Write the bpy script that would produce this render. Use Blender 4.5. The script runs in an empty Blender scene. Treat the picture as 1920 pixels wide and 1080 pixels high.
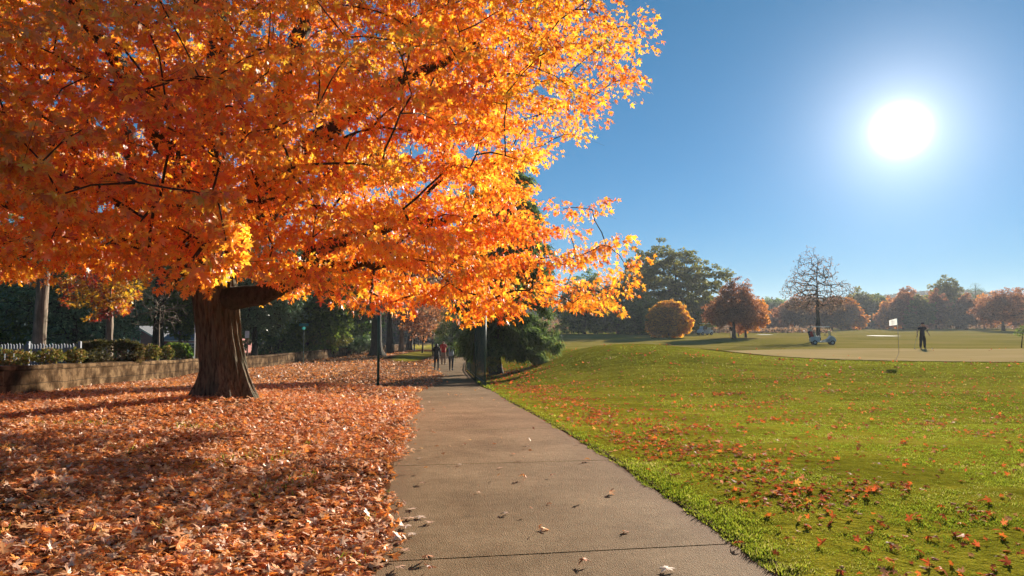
import bpy, bmesh, math, random
import numpy as np
from mathutils import Vector, Matrix
R = math.radians
rng = np.random.default_rng(7)
random.seed(7)
SC = bpy.context.scene
COL = SC.collection
F = 1280.0; PITCH = math.atan(70/1280.0); CAMZ = 1.6
SUN_AZ, SUN_EL = 30.0, 14.1          # degrees right of +Y, above the horizon

# ------------------------------------------------------------------ helpers
def at(px, py, D):
    """point at forward distance D seen at that place of the photograph (used to measure sizes)"""
    u = (px-960)/F; v = (540-py)/F
    c, s = math.cos(PITCH), math.sin(PITCH)
    k = D/(c - s*v)
    return Vector((u*k, D, CAMZ + (s + c*v)*k))

def tag(o, label=None, cat=None, group=None, kind=None):
    if label: o['label'] = label
    if cat: o['category'] = cat
    if group: o['group'] = group
    if kind: o['kind'] = kind
    return o

def thing(name, label, cat, loc=(0, 0, 0), rz=0.0, group=None):
    o = bpy.data.objects.new(name, None); COL.objects.link(o)
    o.location = loc; o.rotation_euler = (0, 0, rz); o.empty_display_size = .2
    return tag(o, label, cat, group)

def link(name, me, mat=None, parent=None):
    o = bpy.data.objects.new(name, me); COL.objects.link(o)
    if mat is not None and len(me.materials) == 0: me.materials.append(mat)
    if parent is not None: o.parent = parent
    return o

def np_mesh(name, V, faces, attrs=None, smooth=False):
    """faces: (n,k) int array or list of such arrays"""
    me = bpy.data.meshes.new(name)
    V = np.asarray(V, dtype=np.float32)
    if not isinstance(faces, list): faces = [faces]
    faces = [np.asarray(f, dtype=np.int32) for f in faces if len(f)]
    me.vertices.add(len(V)); me.vertices.foreach_set('co', V.ravel())
    idx = np.concatenate([f.ravel() for f in faces])
    tot = np.concatenate([np.full(len(f), f.shape[1], dtype=np.int32) for f in faces])
    st = np.concatenate([[0], np.cumsum(tot)[:-1]]).astype(np.int32)
    me.loops.add(len(idx)); me.loops.foreach_set('vertex_index', idx)
    me.polygons.add(len(tot)); me.polygons.foreach_set('loop_start', st)
    me.polygons.foreach_set('use_smooth', np.full(len(tot), smooth, dtype=bool))
    me.update(calc_edges=True)
    if attrs:
        for k, a in attrs.items():
            at_ = me.attributes.new(k, 'FLOAT', 'POINT')
            at_.data.foreach_set('value', np.asarray(a, dtype=np.float32))
    return me

class MB:
    """collects simple solids into one mesh"""
    def __init__(s): s.bm = bmesh.new()
    def box(s, c, d, rot=None, bev=0.0):
        g = bmesh.ops.create_cube(s.bm, size=1.0)['verts']
        M = Matrix.Translation(c) @ (rot.to_4x4() if rot is not None else Matrix.Identity(4)) @ Matrix.Diagonal((d[0], d[1], d[2], 1))
        bmesh.ops.transform(s.bm, matrix=M, verts=g)
        if bev:
            es = {e for v in g for e in v.link_edges}
            bmesh.ops.bevel(s.bm, geom=list(es), offset=bev, segments=2, affect='EDGES', clamp_overlap=True)
        return s
    def cyl(s, a, b, r0, r1=None, n=12):
        a = Vector(a); b = Vector(b); r1 = r0 if r1 is None else r1
        d = b-a; g = bmesh.ops.create_cone(s.bm, cap_ends=True, segments=n, radius1=r0, radius2=r1, depth=d.length)['verts']
        M = Matrix.Translation((a+b)/2) @ d.to_track_quat('Z', 'Y').to_matrix().to_4x4()
        bmesh.ops.transform(s.bm, matrix=M, verts=g); return s
    def tube(s, pts, r, n=8):
        for a, b in zip(pts[:-1], pts[1:]): s.cyl(a, b, r, r, n)
        return s
    def ball(s, c, r, n=12):
        g = bmesh.ops.create_uvsphere(s.bm, u_segments=n, v_segments=n//2+2, radius=1)['verts']
        rr = r if hasattr(r, '__len__') else (r, r, r)
        bmesh.ops.transform(s.bm, matrix=Matrix.Translation(c) @ Matrix.Diagonal((*rr, 1)), verts=g); return s
    def prism(s, poly, axis, lo, hi):
        """poly: 2D outline in the plane perpendicular to axis ('x' -> (y,z), 'y' -> (x,z))"""
        def mk(p, t): return (t, p[0], p[1]) if axis == 'x' else (p[0], t, p[1])
        a = [s.bm.verts.new(mk(p, lo)) for p in poly]; b = [s.bm.verts.new(mk(p, hi)) for p in poly]
        n = len(poly)
        for i in range(n): s.bm.faces.new((a[i], a[(i+1) % n], b[(i+1) % n], b[i]))
        s.bm.faces.new(a[::-1]); s.bm.faces.new(b)
        return s
    def build(s, name, mat, parent=None, smooth=False):
        bmesh.ops.recalc_face_normals(s.bm, faces=s.bm.faces)
        me = bpy.data.meshes.new(name); s.bm.to_mesh(me); s.bm.free()
        if smooth:
            for p in me.polygons: p.use_smooth = True
        return link(name, me, mat, parent)

def vnoise(x, y, seed=0, scale=1.0):
    """2D value noise 0..1, vectorised"""
    x = np.asarray(x, float)/scale + 1000.3; y = np.asarray(y, float)/scale + 1000.7
    xi = np.floor(x).astype(np.int64); yi = np.floor(y).astype(np.int64)
    fx = x-xi; fy = y-yi; fx = fx*fx*(3-2*fx); fy = fy*fy*(3-2*fy)
    def h(a, b):
        n = (a*374761393 + b*668265263 + seed*974634777) & 0x7fffffff
        n = ((n ^ (n >> 13))*1274126177) & 0x7fffffff
        return ((n ^ (n >> 16)) & 0xffff)/65535.0
    return (h(xi, yi)*(1-fx)+h(xi+1, yi)*fx)*(1-fy) + (h(xi, yi+1)*(1-fx)+h(xi+1, yi+1)*fx)*fy

# ------------------------------------------------------------------ materials
def mat_new(name):
    m = bpy.data.materials.new(name); m.use_nodes = True
    nt = m.node_tree; nt.nodes.clear()
    out = nt.nodes.new('ShaderNodeOutputMaterial')
    return m, nt, out
def N(nt, t, **kw):
    n = nt.nodes.new(t)
    for k, v in kw.items():
        if k.startswith('i_'): n.inputs[k[2:].replace('_', ' ')].default_value = v
        else: setattr(n, k, v)
    return n
def ramp(nt, stops, fac=None, interp='LINEAR'):
    n = nt.nodes.new('ShaderNodeValToRGB'); cr = n.color_ramp; cr.interpolation = interp
    while len(cr.elements) < len(stops): cr.elements.new(0.5)
    for e, (p, c) in zip(cr.elements, stops):
        e.position = p; e.color = (c[0], c[1], c[2], 1)
    if fac is not None: nt.links.new(fac, n.inputs[0])
    return n
def math_n(nt, op, a, b=None, clamp=False):
    n = nt.nodes.new('ShaderNodeMath'); n.operation = op; n.use_clamp = clamp
    for i, v in enumerate((a, b)):
        if v is None: continue
        if isinstance(v, (int, float)): n.inputs[i].default_value = v
        else: nt.links.new(v, n.inputs[i])
    return n.outputs[0]
def mixc(nt, fac, a, b, mode='MIX'):
    n = nt.nodes.new('ShaderNodeMix'); n.data_type = 'RGBA'; n.blend_type = mode
    for s, v in ((n.inputs[0], fac), (n.inputs[6], a), (n.inputs[7], b)):
        if isinstance(v, (int, float)): s.default_value = v
        elif isinstance(v, tuple): s.default_value = (*v, 1) if len(v) == 3 else v
        else: nt.links.new(v, s)
    return n.outputs[2]
def noise(nt, scale, detail=4, rough=.55, vec=None, dim='3D'):
    n = N(nt, 'ShaderNodeTexNoise'); n.noise_dimensions = dim
    n.inputs['Scale'].default_value = scale; n.inputs['Detail'].default_value = detail; n.inputs['Roughness'].default_value = rough
    if vec is not None: nt.links.new(vec, n.inputs['Vector'])
    return n
def objco(nt, scale=None):
    tc = N(nt, 'ShaderNodeTexCoord')
    if scale is None: return tc.outputs['Object']
    m = N(nt, 'ShaderNodeMapping'); m.inputs['Scale'].default_value = scale
    nt.links.new(tc.outputs['Object'], m.inputs[0]); return m.outputs[0]
def attr(nt, name):
    return N(nt, 'ShaderNodeAttribute', attribute_name=name).outputs['Fac']

def leaf_mat(name, stops, patch=0.6, mixp=.5, trans=.5, gloss=.06, rough=.45):
    m, nt, out = mat_new(name)
    r = attr(nt, 'rnd'); n = noise(nt, patch, 3, .6, objco(nt))
    k = N(nt, 'ShaderNodeMapRange'); nt.links.new(n.outputs[0], k.inputs[0])
    k.inputs[1].default_value = .3; k.inputs[2].default_value = .7
    f = math_n(nt, 'ADD', math_n(nt, 'MULTIPLY', r, 1-mixp), math_n(nt, 'MULTIPLY', k.outputs[0], mixp))
    c = ramp(nt, stops, f).outputs[0]
    hs = N(nt, 'ShaderNodeHueSaturation'); nt.links.new(c, hs.inputs['Color'])
    r2 = attr(nt, 'rnd2')
    nt.links.new(math_n(nt, 'ADD', math_n(nt, 'MULTIPLY', r2, .6), .7), hs.inputs['Value'])
    c = hs.outputs[0]
    d = N(nt, 'ShaderNodeBsdfDiffuse'); t = N(nt, 'ShaderNodeBsdfTranslucent'); g = N(nt, 'ShaderNodeBsdfGlossy')
    g.inputs['Roughness'].default_value = rough; g.inputs['Color'].default_value = (1, 1, 1, 1)
    nt.links.new(c, d.inputs[0]); nt.links.new(c, t.inputs[0])
    m1 = N(nt, 'ShaderNodeMixShader'); m1.inputs[0].default_value = trans
    nt.links.new(d.outputs[0], m1.inputs[1]); nt.links.new(t.outputs[0], m1.inputs[2])
    m2 = N(nt, 'ShaderNodeMixShader'); m2.inputs[0].default_value = gloss
    nt.links.new(m1.outputs[0], m2.inputs[1]); nt.links.new(g.outputs[0], m2.inputs[2])
    nt.links.new(m2.outputs[0], out.inputs[0]); return m

def pbr(name, stops, scale=3, rough=.8, bump=.0, bscale=20, detail=6, metal=0, spec=.5, stretch=None, mixfine=None):
    m, nt, out = mat_new(name)
    co = objco(nt, stretch)
    n = noise(nt, scale, detail, .6, co)
    c = ramp(nt, stops, n.outputs[0]).outputs[0]
    b = N(nt, 'ShaderNodeBsdfPrincipled'); nt.links.new(c, b.inputs['Base Color'])
    b.inputs['Roughness'].default_value = rough; b.inputs['Metallic'].default_value = metal
    b.inputs['Specular IOR Level'].default_value = spec
    if bump:
        n2 = noise(nt, bscale, 5, .65, co); bp = N(nt, 'ShaderNodeBump'); bp.inputs['Strength'].default_value = 1
        bp.inputs['Distance'].default_value = bump; nt.links.new(n2.outputs[0], bp.inputs['Height'])
        nt.links.new(bp.outputs[0], b.inputs['Normal'])
    nt.links.new(b.outputs[0], out.inputs[0]); return m
def flat(name, c, rough=.6, metal=0, var=.15):
    a = tuple(x*(1-var) for x in c); b = tuple(min(1, x*(1+var)) for x in c)
    return pbr(name, [(.3, a), (.7, b)], scale=6, rough=rough, metal=metal)

# ------------------------------------------------------------------ the lie of the land
YS = [-20, 2, 4.36, 8.5, 18, 28, 41, 60, 90, 150, 400, 3000]
XC = [3.5, .75, .44, -.14, -1.45, -2.75, -4.1, -5.3, -6.3, -7, -8, -8]
def xc(y): return np.interp(y, YS, XC)
def sm(a, b, x):
    t = np.clip((np.asarray(x, float)-a)/(b-a), 0, 1); return t*t*(3-2*t)
def xw(y): return np.interp(y, [-20, 5, 15.7, 31, 50, 69, 90, 150], [-9.5, -10.9, -11.8, -14.2, -14.7, -14.2, -14, -14])
def zb(y): return np.interp(y, [-20, 8, 12, 18, 28, 41, 70, 150, 400, 3000], [.0, 0, -.12, -.36, -.75, -1.1, -1.4, -2.9, -3, -3])
def zl(y): return zb(y) + .20
def gz(x, y):
    x = np.asarray(x, float); y = np.asarray(y, float)
    s = x - xc(y)
    base = zb(y)
    right = np.interp(y, [-20, 5, 9, 13, 18, 24, 28, 47, 58, 66, 85, 110, 160, 260, 400, 3000], [.0, 0, -.10, -.30, -.38, -.16, .0, .0, -.16, -.25, -.05, .05, .5, .7, 1.2, 1.5])
    k = sm(1.5, 8.5, s)
    z = base*(1-k) + right*k
    z = z + .20*(1-sm(-5.0, -1.6, s)) + .16*np.exp(-((x+5.7)/2.6)**2 - ((y-13.5)/3.0)**2)
    z = z + .68*np.exp(-((x-6.0)/4.6)**2 - ((y-34)/6.5)**2)
    z = z + .16*np.exp(-((x+4.6)/2.2)**2 - ((y-20.5)/2.2)**2) - .22*np.exp(-((x+6.5)/2.6)**2 - ((y-26.5)/3)**2)
    z = z + .05*np.sin(x*.31+1.2)*np.cos(y*.27)*sm(3, 9, np.abs(s))
    # behind the retaining wall
    d = xw(y) - x
    back = zl(y) + .62 - np.interp(d, [.4, 1.2, 5, 40, 100], [0, .05, .35, 1.8, 3.2])*1.0
    kb = sm(.05, .35, d)
    return z*(1-kb) + back*kb
def g(x, y): return float(gz(x, y))

# materials ---------------------------------------------------------------
def ground_material():
    m, nt, out = mat_new('ground_turf_and_litter')
    co = objco(nt)
    big = noise(nt, .22, 5, .6, co).outputs[0]; mid = noise(nt, 2.2, 5, .6, co).outputs[0]; fine = noise(nt, 60, 3, .6, co).outputs[0]
    st = noise(nt, 1.2, 4, .6, objco(nt, (.35, 1.6, 1))).outputs[0]
    green = ramp(nt, [(.30, (.15, .145, .014)), (.42, (.26, .245, .022)), (.54, (.38, .34, .033)), (.70, (.52, .42, .065))], math_n(nt, 'ADD', math_n(nt, 'MULTIPLY', big, .45), math_n(nt, 'MULTIPLY', st, .55))).outputs[0]
    tuft = noise(nt, 7, 5, .7, objco(nt, (1, .55, 1))).outputs[0]
    green = mixc(nt, .75, green, ramp(nt, [(.34, (.50, .54, .5)), (.48, (.92, .94, .9)), (.60, (1.15, 1.12, 1.1)), (.72, (1.35, 1.15, 1.3))], tuft).outputs[0], 'MULTIPLY')
    green = mixc(nt, math_n(nt, 'MULTIPLY', math_n(nt, 'SUBTRACT', fine, .35, True), 1.5, True), mixc(nt, 1.0, green, (.55, .55, .5), 'MULTIPLY'), green)
    tan = ramp(nt, [(.3, (.16, .15, .022)), (.5, (.26, .205, .05)), (.7, (.34, .245, .085))], noise(nt, .12, 5, .6, objco(nt, (.5, 1.7, 1))).outputs[0]).outputs[0]
    lit = ramp(nt, [(.3, (.05, .022, .012)), (.5, (.13, .05, .022)), (.7, (.24, .10, .05))], noise(nt, 18, 5, .7, co).outputs[0]).outputs[0]
    dirt = ramp(nt, [(.3, (.05, .035, .02)), (.7, (.11, .075, .045))], mid).outputs[0]
    def edge(a, nz=mid, w=.35):
        e = math_n(nt, 'ADD', attr(nt, a), math_n(nt, 'MULTIPLY', math_n(nt, 'SUBTRACT', nz, .5), 1.2))
        k = N(nt, 'ShaderNodeMapRange'); nt.links.new(e, k.inputs[0]); k.inputs[1].default_value = .5-w/2; k.inputs[2].default_value = .5+w/2
        return k.outputs[0]
    c = mixc(nt, edge('fair', big, .7), green, tan)
    c = mixc(nt, edge('soil'), c, dirt)
    c = mixc(nt, edge('litter'), c, lit)
    b = N(nt, 'ShaderNodeBsdfPrincipled'); nt.links.new(c, b.inputs['Base Color']); b.inputs['Roughness'].default_value = .9
    b.inputs['Specular IOR Level'].default_value = 0
    h = math_n(nt, 'ADD', math_n(nt, 'MULTIPLY', noise(nt, 9, 4, .65, co).outputs[0], 1.0), math_n(nt, 'MULTIPLY', fine, .35))
    bp = N(nt, 'ShaderNodeBump'); bp.inputs['Distance'].default_value = .075; bp.inputs['Strength'].default_value = .9
    nt.links.new(h, bp.inputs['Height']); nt.links.new(bp.outputs[0], b.inputs['Normal'])
    nt.links.new(b.outputs[0], out.inputs[0]); return m

def concrete_material():
    m, nt, out = mat_new('concrete_path')
    co = objco(nt)
    a = noise(nt, .9, 6, .62, co).outputs[0]; f = noise(nt, 95, 3, .7, co).outputs[0]; md = noise(nt, 9, 5, .6, co).outputs[0]
    c = ramp(nt, [(.3, (.15, .089, .042)), (.46, (.235, .15, .077)), (.60, (.31, .205, .112)), (.72, (.40, .27, .15))], math_n(nt, 'ADD', math_n(nt, 'MULTIPLY', a, .7), math_n(nt, 'MULTIPLY', md, .3))).outputs[0]
    sp = ramp(nt, [(.33, (.45, .42, .4)), (.47, (1, 1, 1)), (.62, (1, 1, 1)), (.75, (1.0, 1.0, 1.0))], f).outputs[0]
    c = mixc(nt, .85, c, sp, 'MULTIPLY')
    vor = N(nt, 'ShaderNodeTexVoronoi'); vor.inputs['Scale'].default_value = 110; nt.links.new(co, vor.inputs['Vector'])
    k = N(nt, 'ShaderNodeMapRange'); nt.links.new(vor.outputs['Color'], k.inputs[0]); k.inputs[1].default_value = .72; k.inputs[2].default_value = .95; k.inputs[4].default_value = .45
    c = mixc(nt, k.outputs[0], c, (.27, .215, .15))
    # sandy dirt along the edges
    e = attr(nt, 'edge'); ee = math_n(nt, 'ADD', e, math_n(nt, 'MULTIPLY', math_n(nt, 'SUBTRACT', noise(nt, 3, 4, .6, co).outputs[0], .5), 1.3))
    k2 = N(nt, 'ShaderNodeMapRange'); nt.links.new(ee, k2.inputs[0]); k2.inputs[1].default_value = .45; k2.inputs[2].default_value = 1.2; k2.inputs[4].default_value = .9
    c = mixc(nt, k2.outputs[0], c, (.22, .135, .075))
    b = N(nt, 'ShaderNodeBsdfPrincipled'); nt.links.new(c, b.inputs['Base Color']); b.inputs['Roughness'].default_value = .8
    b.inputs['Specular IOR Level'].default_value = .03
    bp = N(nt, 'ShaderNodeBump'); bp.inputs['Distance'].default_value = .006; nt.links.new(math_n(nt, 'ADD', f, vor.outputs['Distance']), bp.inputs['Height'])
    nt.links.new(bp.outputs[0], b.inputs['Normal']); nt.links.new(b.outputs[0], out.inputs[0]); return m

def bark_material(name, dark, light, ridge=14):
    m, nt, out = mat_new(name)
    co = objco(nt, (1, 1, .11))
    n = noise(nt, ridge, 6, .7, co).outputs[0]; n2 = noise(nt, 1.5, 4, .6, objco(nt)).outputs[0]
    c = ramp(nt, [(.35, dark), (.55, light), (.75, tuple(min(1, x*1.35) for x in light))], n).outputs[0]
    c = mixc(nt, ramp(nt, [(.45, (0, 0, 0)), (.7, (.6, .6, .6))], n2).outputs[0], c, (.07, .075, .03))
    b = N(nt, 'ShaderNodeBsdfPrincipled'); nt.links.new(c, b.inputs['Base Color']); b.inputs['Roughness'].default_value = .9; b.inputs['Specular IOR Level'].default_value = .2
    bp = N(nt, 'ShaderNodeBump'); bp.inputs['Distance'].default_value = .09; nt.links.new(n, bp.inputs['Height'])
    nt.links.new(bp.outputs[0], b.inputs['Normal']); nt.links.new(b.outputs[0], out.inputs[0]); return m

M = {}
M['ground'] = ground_material()
M['path'] = concrete_material()
M['bark'] = bark_material('maple_bark', (.022, .019, .013), (.19, .15, .095), 22)
M['bark_dark'] = bark_material('dark_bark', (.02, .016, .012), (.07, .052, .038))
M['bark_pale'] = bark_material('pale_bark', (.09, .07, .05), (.26, .20, .15), 6)
M['maple_leaf'] = leaf_mat('maple_leaf', [(.08, (.66, .09, .02)), (.22, (.90, .20, .02)), (.42, (.97, .34, .02)), (.64, (.97, .46, .028)), (.82, (.96, .62, .05)), (.96, (.45, .50, .07))], patch=.42, mixp=.42, trans=.60, gloss=.07)
M['litter'] = leaf_mat('fallen_leaf', [(.10, (.36, .11, .04)), (.27, (.66, .23, .07)), (.46, (.90, .35, .06)), (.64, (.80, .42, .20)), (.84, (.88, .61, .42)), (.97, (.95, .45, .03))], patch=.5, mixp=.2, trans=.3, gloss=.05)
M['lawn_leaf'] = leaf_mat('fallen_leaf_on_lawn', [(.1, (.24, .055, .03)), (.4, (.55, .11, .03)), (.65, (.70, .18, .03)), (.82, (.45, .22, .13)), (.96, (.8, .38, .04))], patch=.5, mixp=.2, trans=.35, gloss=.015)
M['grass'] = leaf_mat('grass_blade', [(.1, (.11, .16, .012)), (.4, (.19, .25, .018)), (.7, (.30, .32, .03)), (.93, (.46, .38, .14))], patch=.7, mixp=.45, trans=.5, gloss=.0)
GREEN = [(.1, (.07, .11, .02)), (.5, (.15, .22, .035)), (.9, (.28, .34, .05))]
M['leaf_dark'] = leaf_mat('dark_evergreen_leaf', GREEN, .5, .5, .45, .02)
M['leaf_glossy'] = leaf_mat('glossy_magnolia_leaf', [(.1, (.07, .12, .045)), (.6, (.14, .23, .09)), (.95, (.36, .44, .2))], .5, .4, .3, .07, .35)
M['leaf_olive'] = leaf_mat('olive_oak_leaf', [(.1, (.10, .11, .02)), (.5, (.19, .19, .03)), (.9, (.34, .29, .045))], .3, .5, .45, .04)
M['leaf_fresh'] = leaf_mat('fresh_green_leaf', [(.1, (.04, .10, .015)), (.5, (.09, .19, .02)), (.9, (.22, .30, .03))], .5, .4, .5, .05)
M['leaf_yellow'] = leaf_mat('yellow_leaf', [(.1, (.50, .24, .02)), (.5, (.78, .42, .03)), (.9, (.80, .58, .06))], .4, .5, .5, .04)
M['leaf_golden'] = leaf_mat('golden_orange_leaf', [(.1, (.45, .20, .02)), (.5, (.80, .38, .03)), (.9, (.92, .58, .05))], .3, .5, .6, .03)
M['leaf_orange'] = leaf_mat('orange_leaf', [(.1, (.35, .12, .035)), (.45, (.62, .24, .04)), (.9, (.80, .40, .06))], .25, .6, .5, .04)
M['leaf_rust'] = leaf_mat('rust_leaf', [(.1, (.22, .09, .05)), (.5, (.42, .17, .07)), (.9, (.68, .32, .10))], .2, .6, .45, .04)
M['leaf_brown'] = leaf_mat('brown_leaf', [(.1, (.13, .09, .07)), (.5, (.24, .15, .09)), (.9, (.44, .22, .09))], .3, .5, .4, .03)
M['leaf_redyellow'] = leaf_mat('red_yellow_leaf', [(.15, (.28, .02, .02)), (.4, (.42, .06, .02)), (.5, (.6, .30, .02)), (.9, (.62, .46, .03))], .7, .8, .5, .04)
M['needle'] = leaf_mat('pine_needle', [(.1, (.05, .085, .03)), (.5, (.12, .18, .05)), (.85, (.22, .28, .08)), (.97, (.30, .17, .07))], .6, .5, .4, .01)
M['hedge'] = leaf_mat('hedge_leaf', [(.1, (.05, .05, .015)), (.5, (.10, .09, .025)), (.9, (.20, .12, .05))], 1.5, .5, .35, .01)
M['azalea'] = leaf_mat('azalea_leaf', [(.1, (.07, .10, .02)), (.5, (.17, .16, .03)), (.9, (.38, .20, .07))], 1.5, .4, .35, .01)

# ------------------------------------------------------------------ camera, light, sky
cam = bpy.data.cameras.new('camera'); cam.lens = 24; cam.sensor_width = 36; cam.clip_end = 8000; cam.clip_start = .05
co_ = bpy.data.objects.new('camera', cam); COL.objects.link(co_); co_.location = (0, 0, CAMZ); co_.rotation_euler = (R(90)+PITCH, 0, 0)
SC.camera = co_
sd = Vector((math.sin(R(SUN_AZ))*math.cos(R(SUN_EL)), math.cos(R(SUN_AZ))*math.cos(R(SUN_EL)), math.sin(R(SUN_EL))))
sl = bpy.data.lights.new('sun', 'SUN'); sl.energy = 5.0; sl.angle = R(.5); sl.color = (1, .90, .76)
so = bpy.data.objects.new('sun', sl); COL.objects.link(so); so.rotation_euler = (-sd).to_track_quat('-Z', 'Y').to_euler()
w = bpy.data.worlds.new('World'); SC.world = w; w.use_nodes = True
nt = w.node_tree; nt.nodes.clear()
wo = nt.nodes.new('ShaderNodeOutputWorld'); bg = nt.nodes.new('ShaderNodeBackground'); bg.inputs[1].default_value = .05
sky = nt.nodes.new('ShaderNodeTexSky'); sky.sky_type = 'NISHITA'; sky.sun_disc = False
sky.sun_elevation = R(SUN_EL); sky.sun_rotation = R(SUN_AZ); sky.air_density = 1.0; sky.dust_density = 0; sky.ozone_density = 4.0; sky.altitude = 0
# a clear, deep autumn blue: each channel of the sky graded on its own
sp_ = nt.nodes.new('ShaderNodeSeparateColor'); nt.links.new(sky.outputs[0], sp_.inputs[0])
hs = nt.nodes.new('ShaderNodeCombineColor')
for i_, (e_, k_) in enumerate(((1.10, .175), (.77, .70), (.96, .68))):
    nt.links.new(math_n(nt, 'MULTIPLY', math_n(nt, 'POWER', sp_.outputs[i_], e_), k_), hs.inputs[i_])
# the bright air around the sun, as a function of the real direction
tc = nt.nodes.new('ShaderNodeTexCoord'); dp = nt.nodes.new('ShaderNodeVectorMath'); dp.operation = 'DOT_PRODUCT'
nt.links.new(tc.outputs['Generated'], dp.inputs[0]); dp.inputs[1].default_value = sd
ang = math_n(nt, 'MULTIPLY', math_n(nt, 'ARCCOSINE', math_n(nt, 'MINIMUM', dp.outputs['Value'], .999999)), 57.2958)
core = math_n(nt, 'MULTIPLY', math_n(nt, 'EXPONENT', math_n(nt, 'MULTIPLY', math_n(nt, 'POWER', math_n(nt, 'DIVIDE', ang, 1.02), 2.0), -1.0)), 60.0)
halo = math_n(nt, 'MULTIPLY', math_n(nt, 'EXPONENT', math_n(nt, 'MULTIPLY', math_n(nt, 'DIVIDE', ang, 3.2), -1.0)), 9.0)
wide = math_n(nt, 'MULTIPLY', math_n(nt, 'EXPONENT', math_n(nt, 'MULTIPLY', math_n(nt, 'DIVIDE', ang, 13.0), -1.0)), .5)
sm_ = math_n(nt, 'ADD', math_n(nt, 'ADD', core, halo), wide)
cmb = nt.nodes.new('ShaderNodeVectorMath'); cmb.operation = 'SCALE'; cmb.inputs[0].default_value = (1.0, .98, .95); nt.links.new(sm_, cmb.inputs['Scale'])
ad = nt.nodes.new('ShaderNodeVectorMath'); ad.operation = 'ADD'; nt.links.new(hs.outputs[0], ad.inputs[0]); nt.links.new(cmb.outputs[0], ad.inputs[1])
nt.links.new(ad.outputs[0], bg.inputs[0]); nt.links.new(bg.outputs[0], wo.inputs[0])
SC.view_settings.view_transform = 'Standard'; SC.view_settings.look = 'None'; SC.view_settings.gamma = 1
SC.view_settings.exposure = 1.5
SC.render.engine = 'CYCLES'
SC.cycles.use_denoising = True
SC.cycles.max_bounces = 8; SC.cycles.diffuse_bounces = 7; SC.cycles.glossy_bounces = 2; SC.cycles.transmission_bounces = 4
SC.cycles.transparent_max_bounces = 8; SC.cycles.sample_clamp_indirect = 6
SC.cycles.caustics_reflective = False; SC.cycles.caustics_refractive = False

# ------------------------------------------------------------------ ground
def geo(a, b, n, first):
    """n steps from a to b starting with step first, growing"""
    lo, hi = 1.0, 3.0
    for _ in range(60):
        q = (lo+hi)/2
        tot = first*(q**n-1)/(q-1) if q > 1.000001 else first*n
        if tot < abs(b-a): lo = q
        else: hi = q
    st = first*q**np.arange(n); return a + np.sign(b-a)*np.cumsum(st)
ss = np.concatenate([geo(-20, -1500, 34, .8)[::-1], np.arange(-20, -1.6, .3), [-1.45, -1.33, -1.3, -1.25, -.6, 0, .6, 1.25, 1.3, 1.33, 1.45], np.arange(1.6, 16, .4), geo(16, 1550, 44, .6)])
yy = np.concatenate([np.arange(-14, 2, 1.0), np.arange(2, 14, .2), np.arange(14, 50, .45), geo(49.9, 1440, 66, .6)])
S, Y = np.meshgrid(ss, yy); X = xc(Y) + S
Z = gz(X, Y)
Z += np.where(np.abs(S) < 1.29, -.09, 0) + np.where((np.abs(S) >= 1.29) & (np.abs(S) < 5), .012, 0)*1.0
Z += (vnoise(X, Y, 3, .5)-.5)*.03*(np.abs(S) > 1.4)*(Y < 60)
ny, nx = S.shape
ii = np.arange(ny*nx).reshape(ny, nx)
fc = np.stack([ii[:-1, :-1], ii[:-1, 1:], ii[1:, 1:], ii[1:, :-1]], -1).reshape(-1, 4)
litter = (1-sm(-1.5, -1.1, S))*(1-.85*sm(80, 100, Y))
gp = np.exp(-((S+3.6)/1.3)**2 - ((Y-66)/13)**2)*1.7      # sunlit turf left of the path far on
litter = np.clip(litter-gp, 0, 1)
soil = np.where(X < xw(Y)-.2, .75, 0.0)
soil = np.maximum(soil, .7*np.exp(-((X+.6)/2.2)**2-((Y-33)/2.6)**2)); soil = np.maximum(soil, .9*np.exp(-((np.abs(S)-1.32)/.05)**2))
fair = sm(30, 52, Y)*.75*sm(3, 12, S)
fair = np.where(Y > 60, np.maximum(fair, .55), fair)
me = np_mesh('ground', np.stack([X, Y, Z], -1).reshape(-1, 3), fc, {'litter': litter.ravel(), 'soil': soil.ravel(), 'fair': fair.ravel()}, True)
tag(link('ground', me, M['ground']), kind='structure')

# the concrete path: slabs with open joints, one sheet
V = []; Fq = []; E = []
joints = [-3.5]
y0 = 1.75
while y0 < 130: joints.append(y0); y0 += 3.15
sv = np.array([-1.3, -1.22, -1.0, -.5, 0, .5, 1.0, 1.22, 1.3])
for a, b in zip(joints[:-1], joints[1:]):
    n = 10; ys = np.linspace(a+.009, b-.009, n+1)
    b0 = len(V)
    for yv in ys:
        for sxx in sv:
            jx = (vnoise(yv, sxx*3, 5, .35)-.5)*.06 if abs(sxx) > 1.25 else 0
            yq = yv + .15*sxx; x = float(xc(yq)) + sxx + jx
            z = float(gz(float(xc(yq)), yq)) + .004
            V.append((x, yq, z)); E.append(1.0 if abs(sxx) > 1.2 else (.35 if abs(sxx) > .9 else 0))
    m_ = len(sv)
    for i in range(n):
        for j in range(m_-1):
            q = b0+i*m_+j; Fq.append((q, q+1, q+1+m_, q+m_))
me = np_mesh('path', np.array(V), np.array(Fq), {'edge': E}, False)
tag(link('path', me, M['path']), kind='structure')

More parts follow.
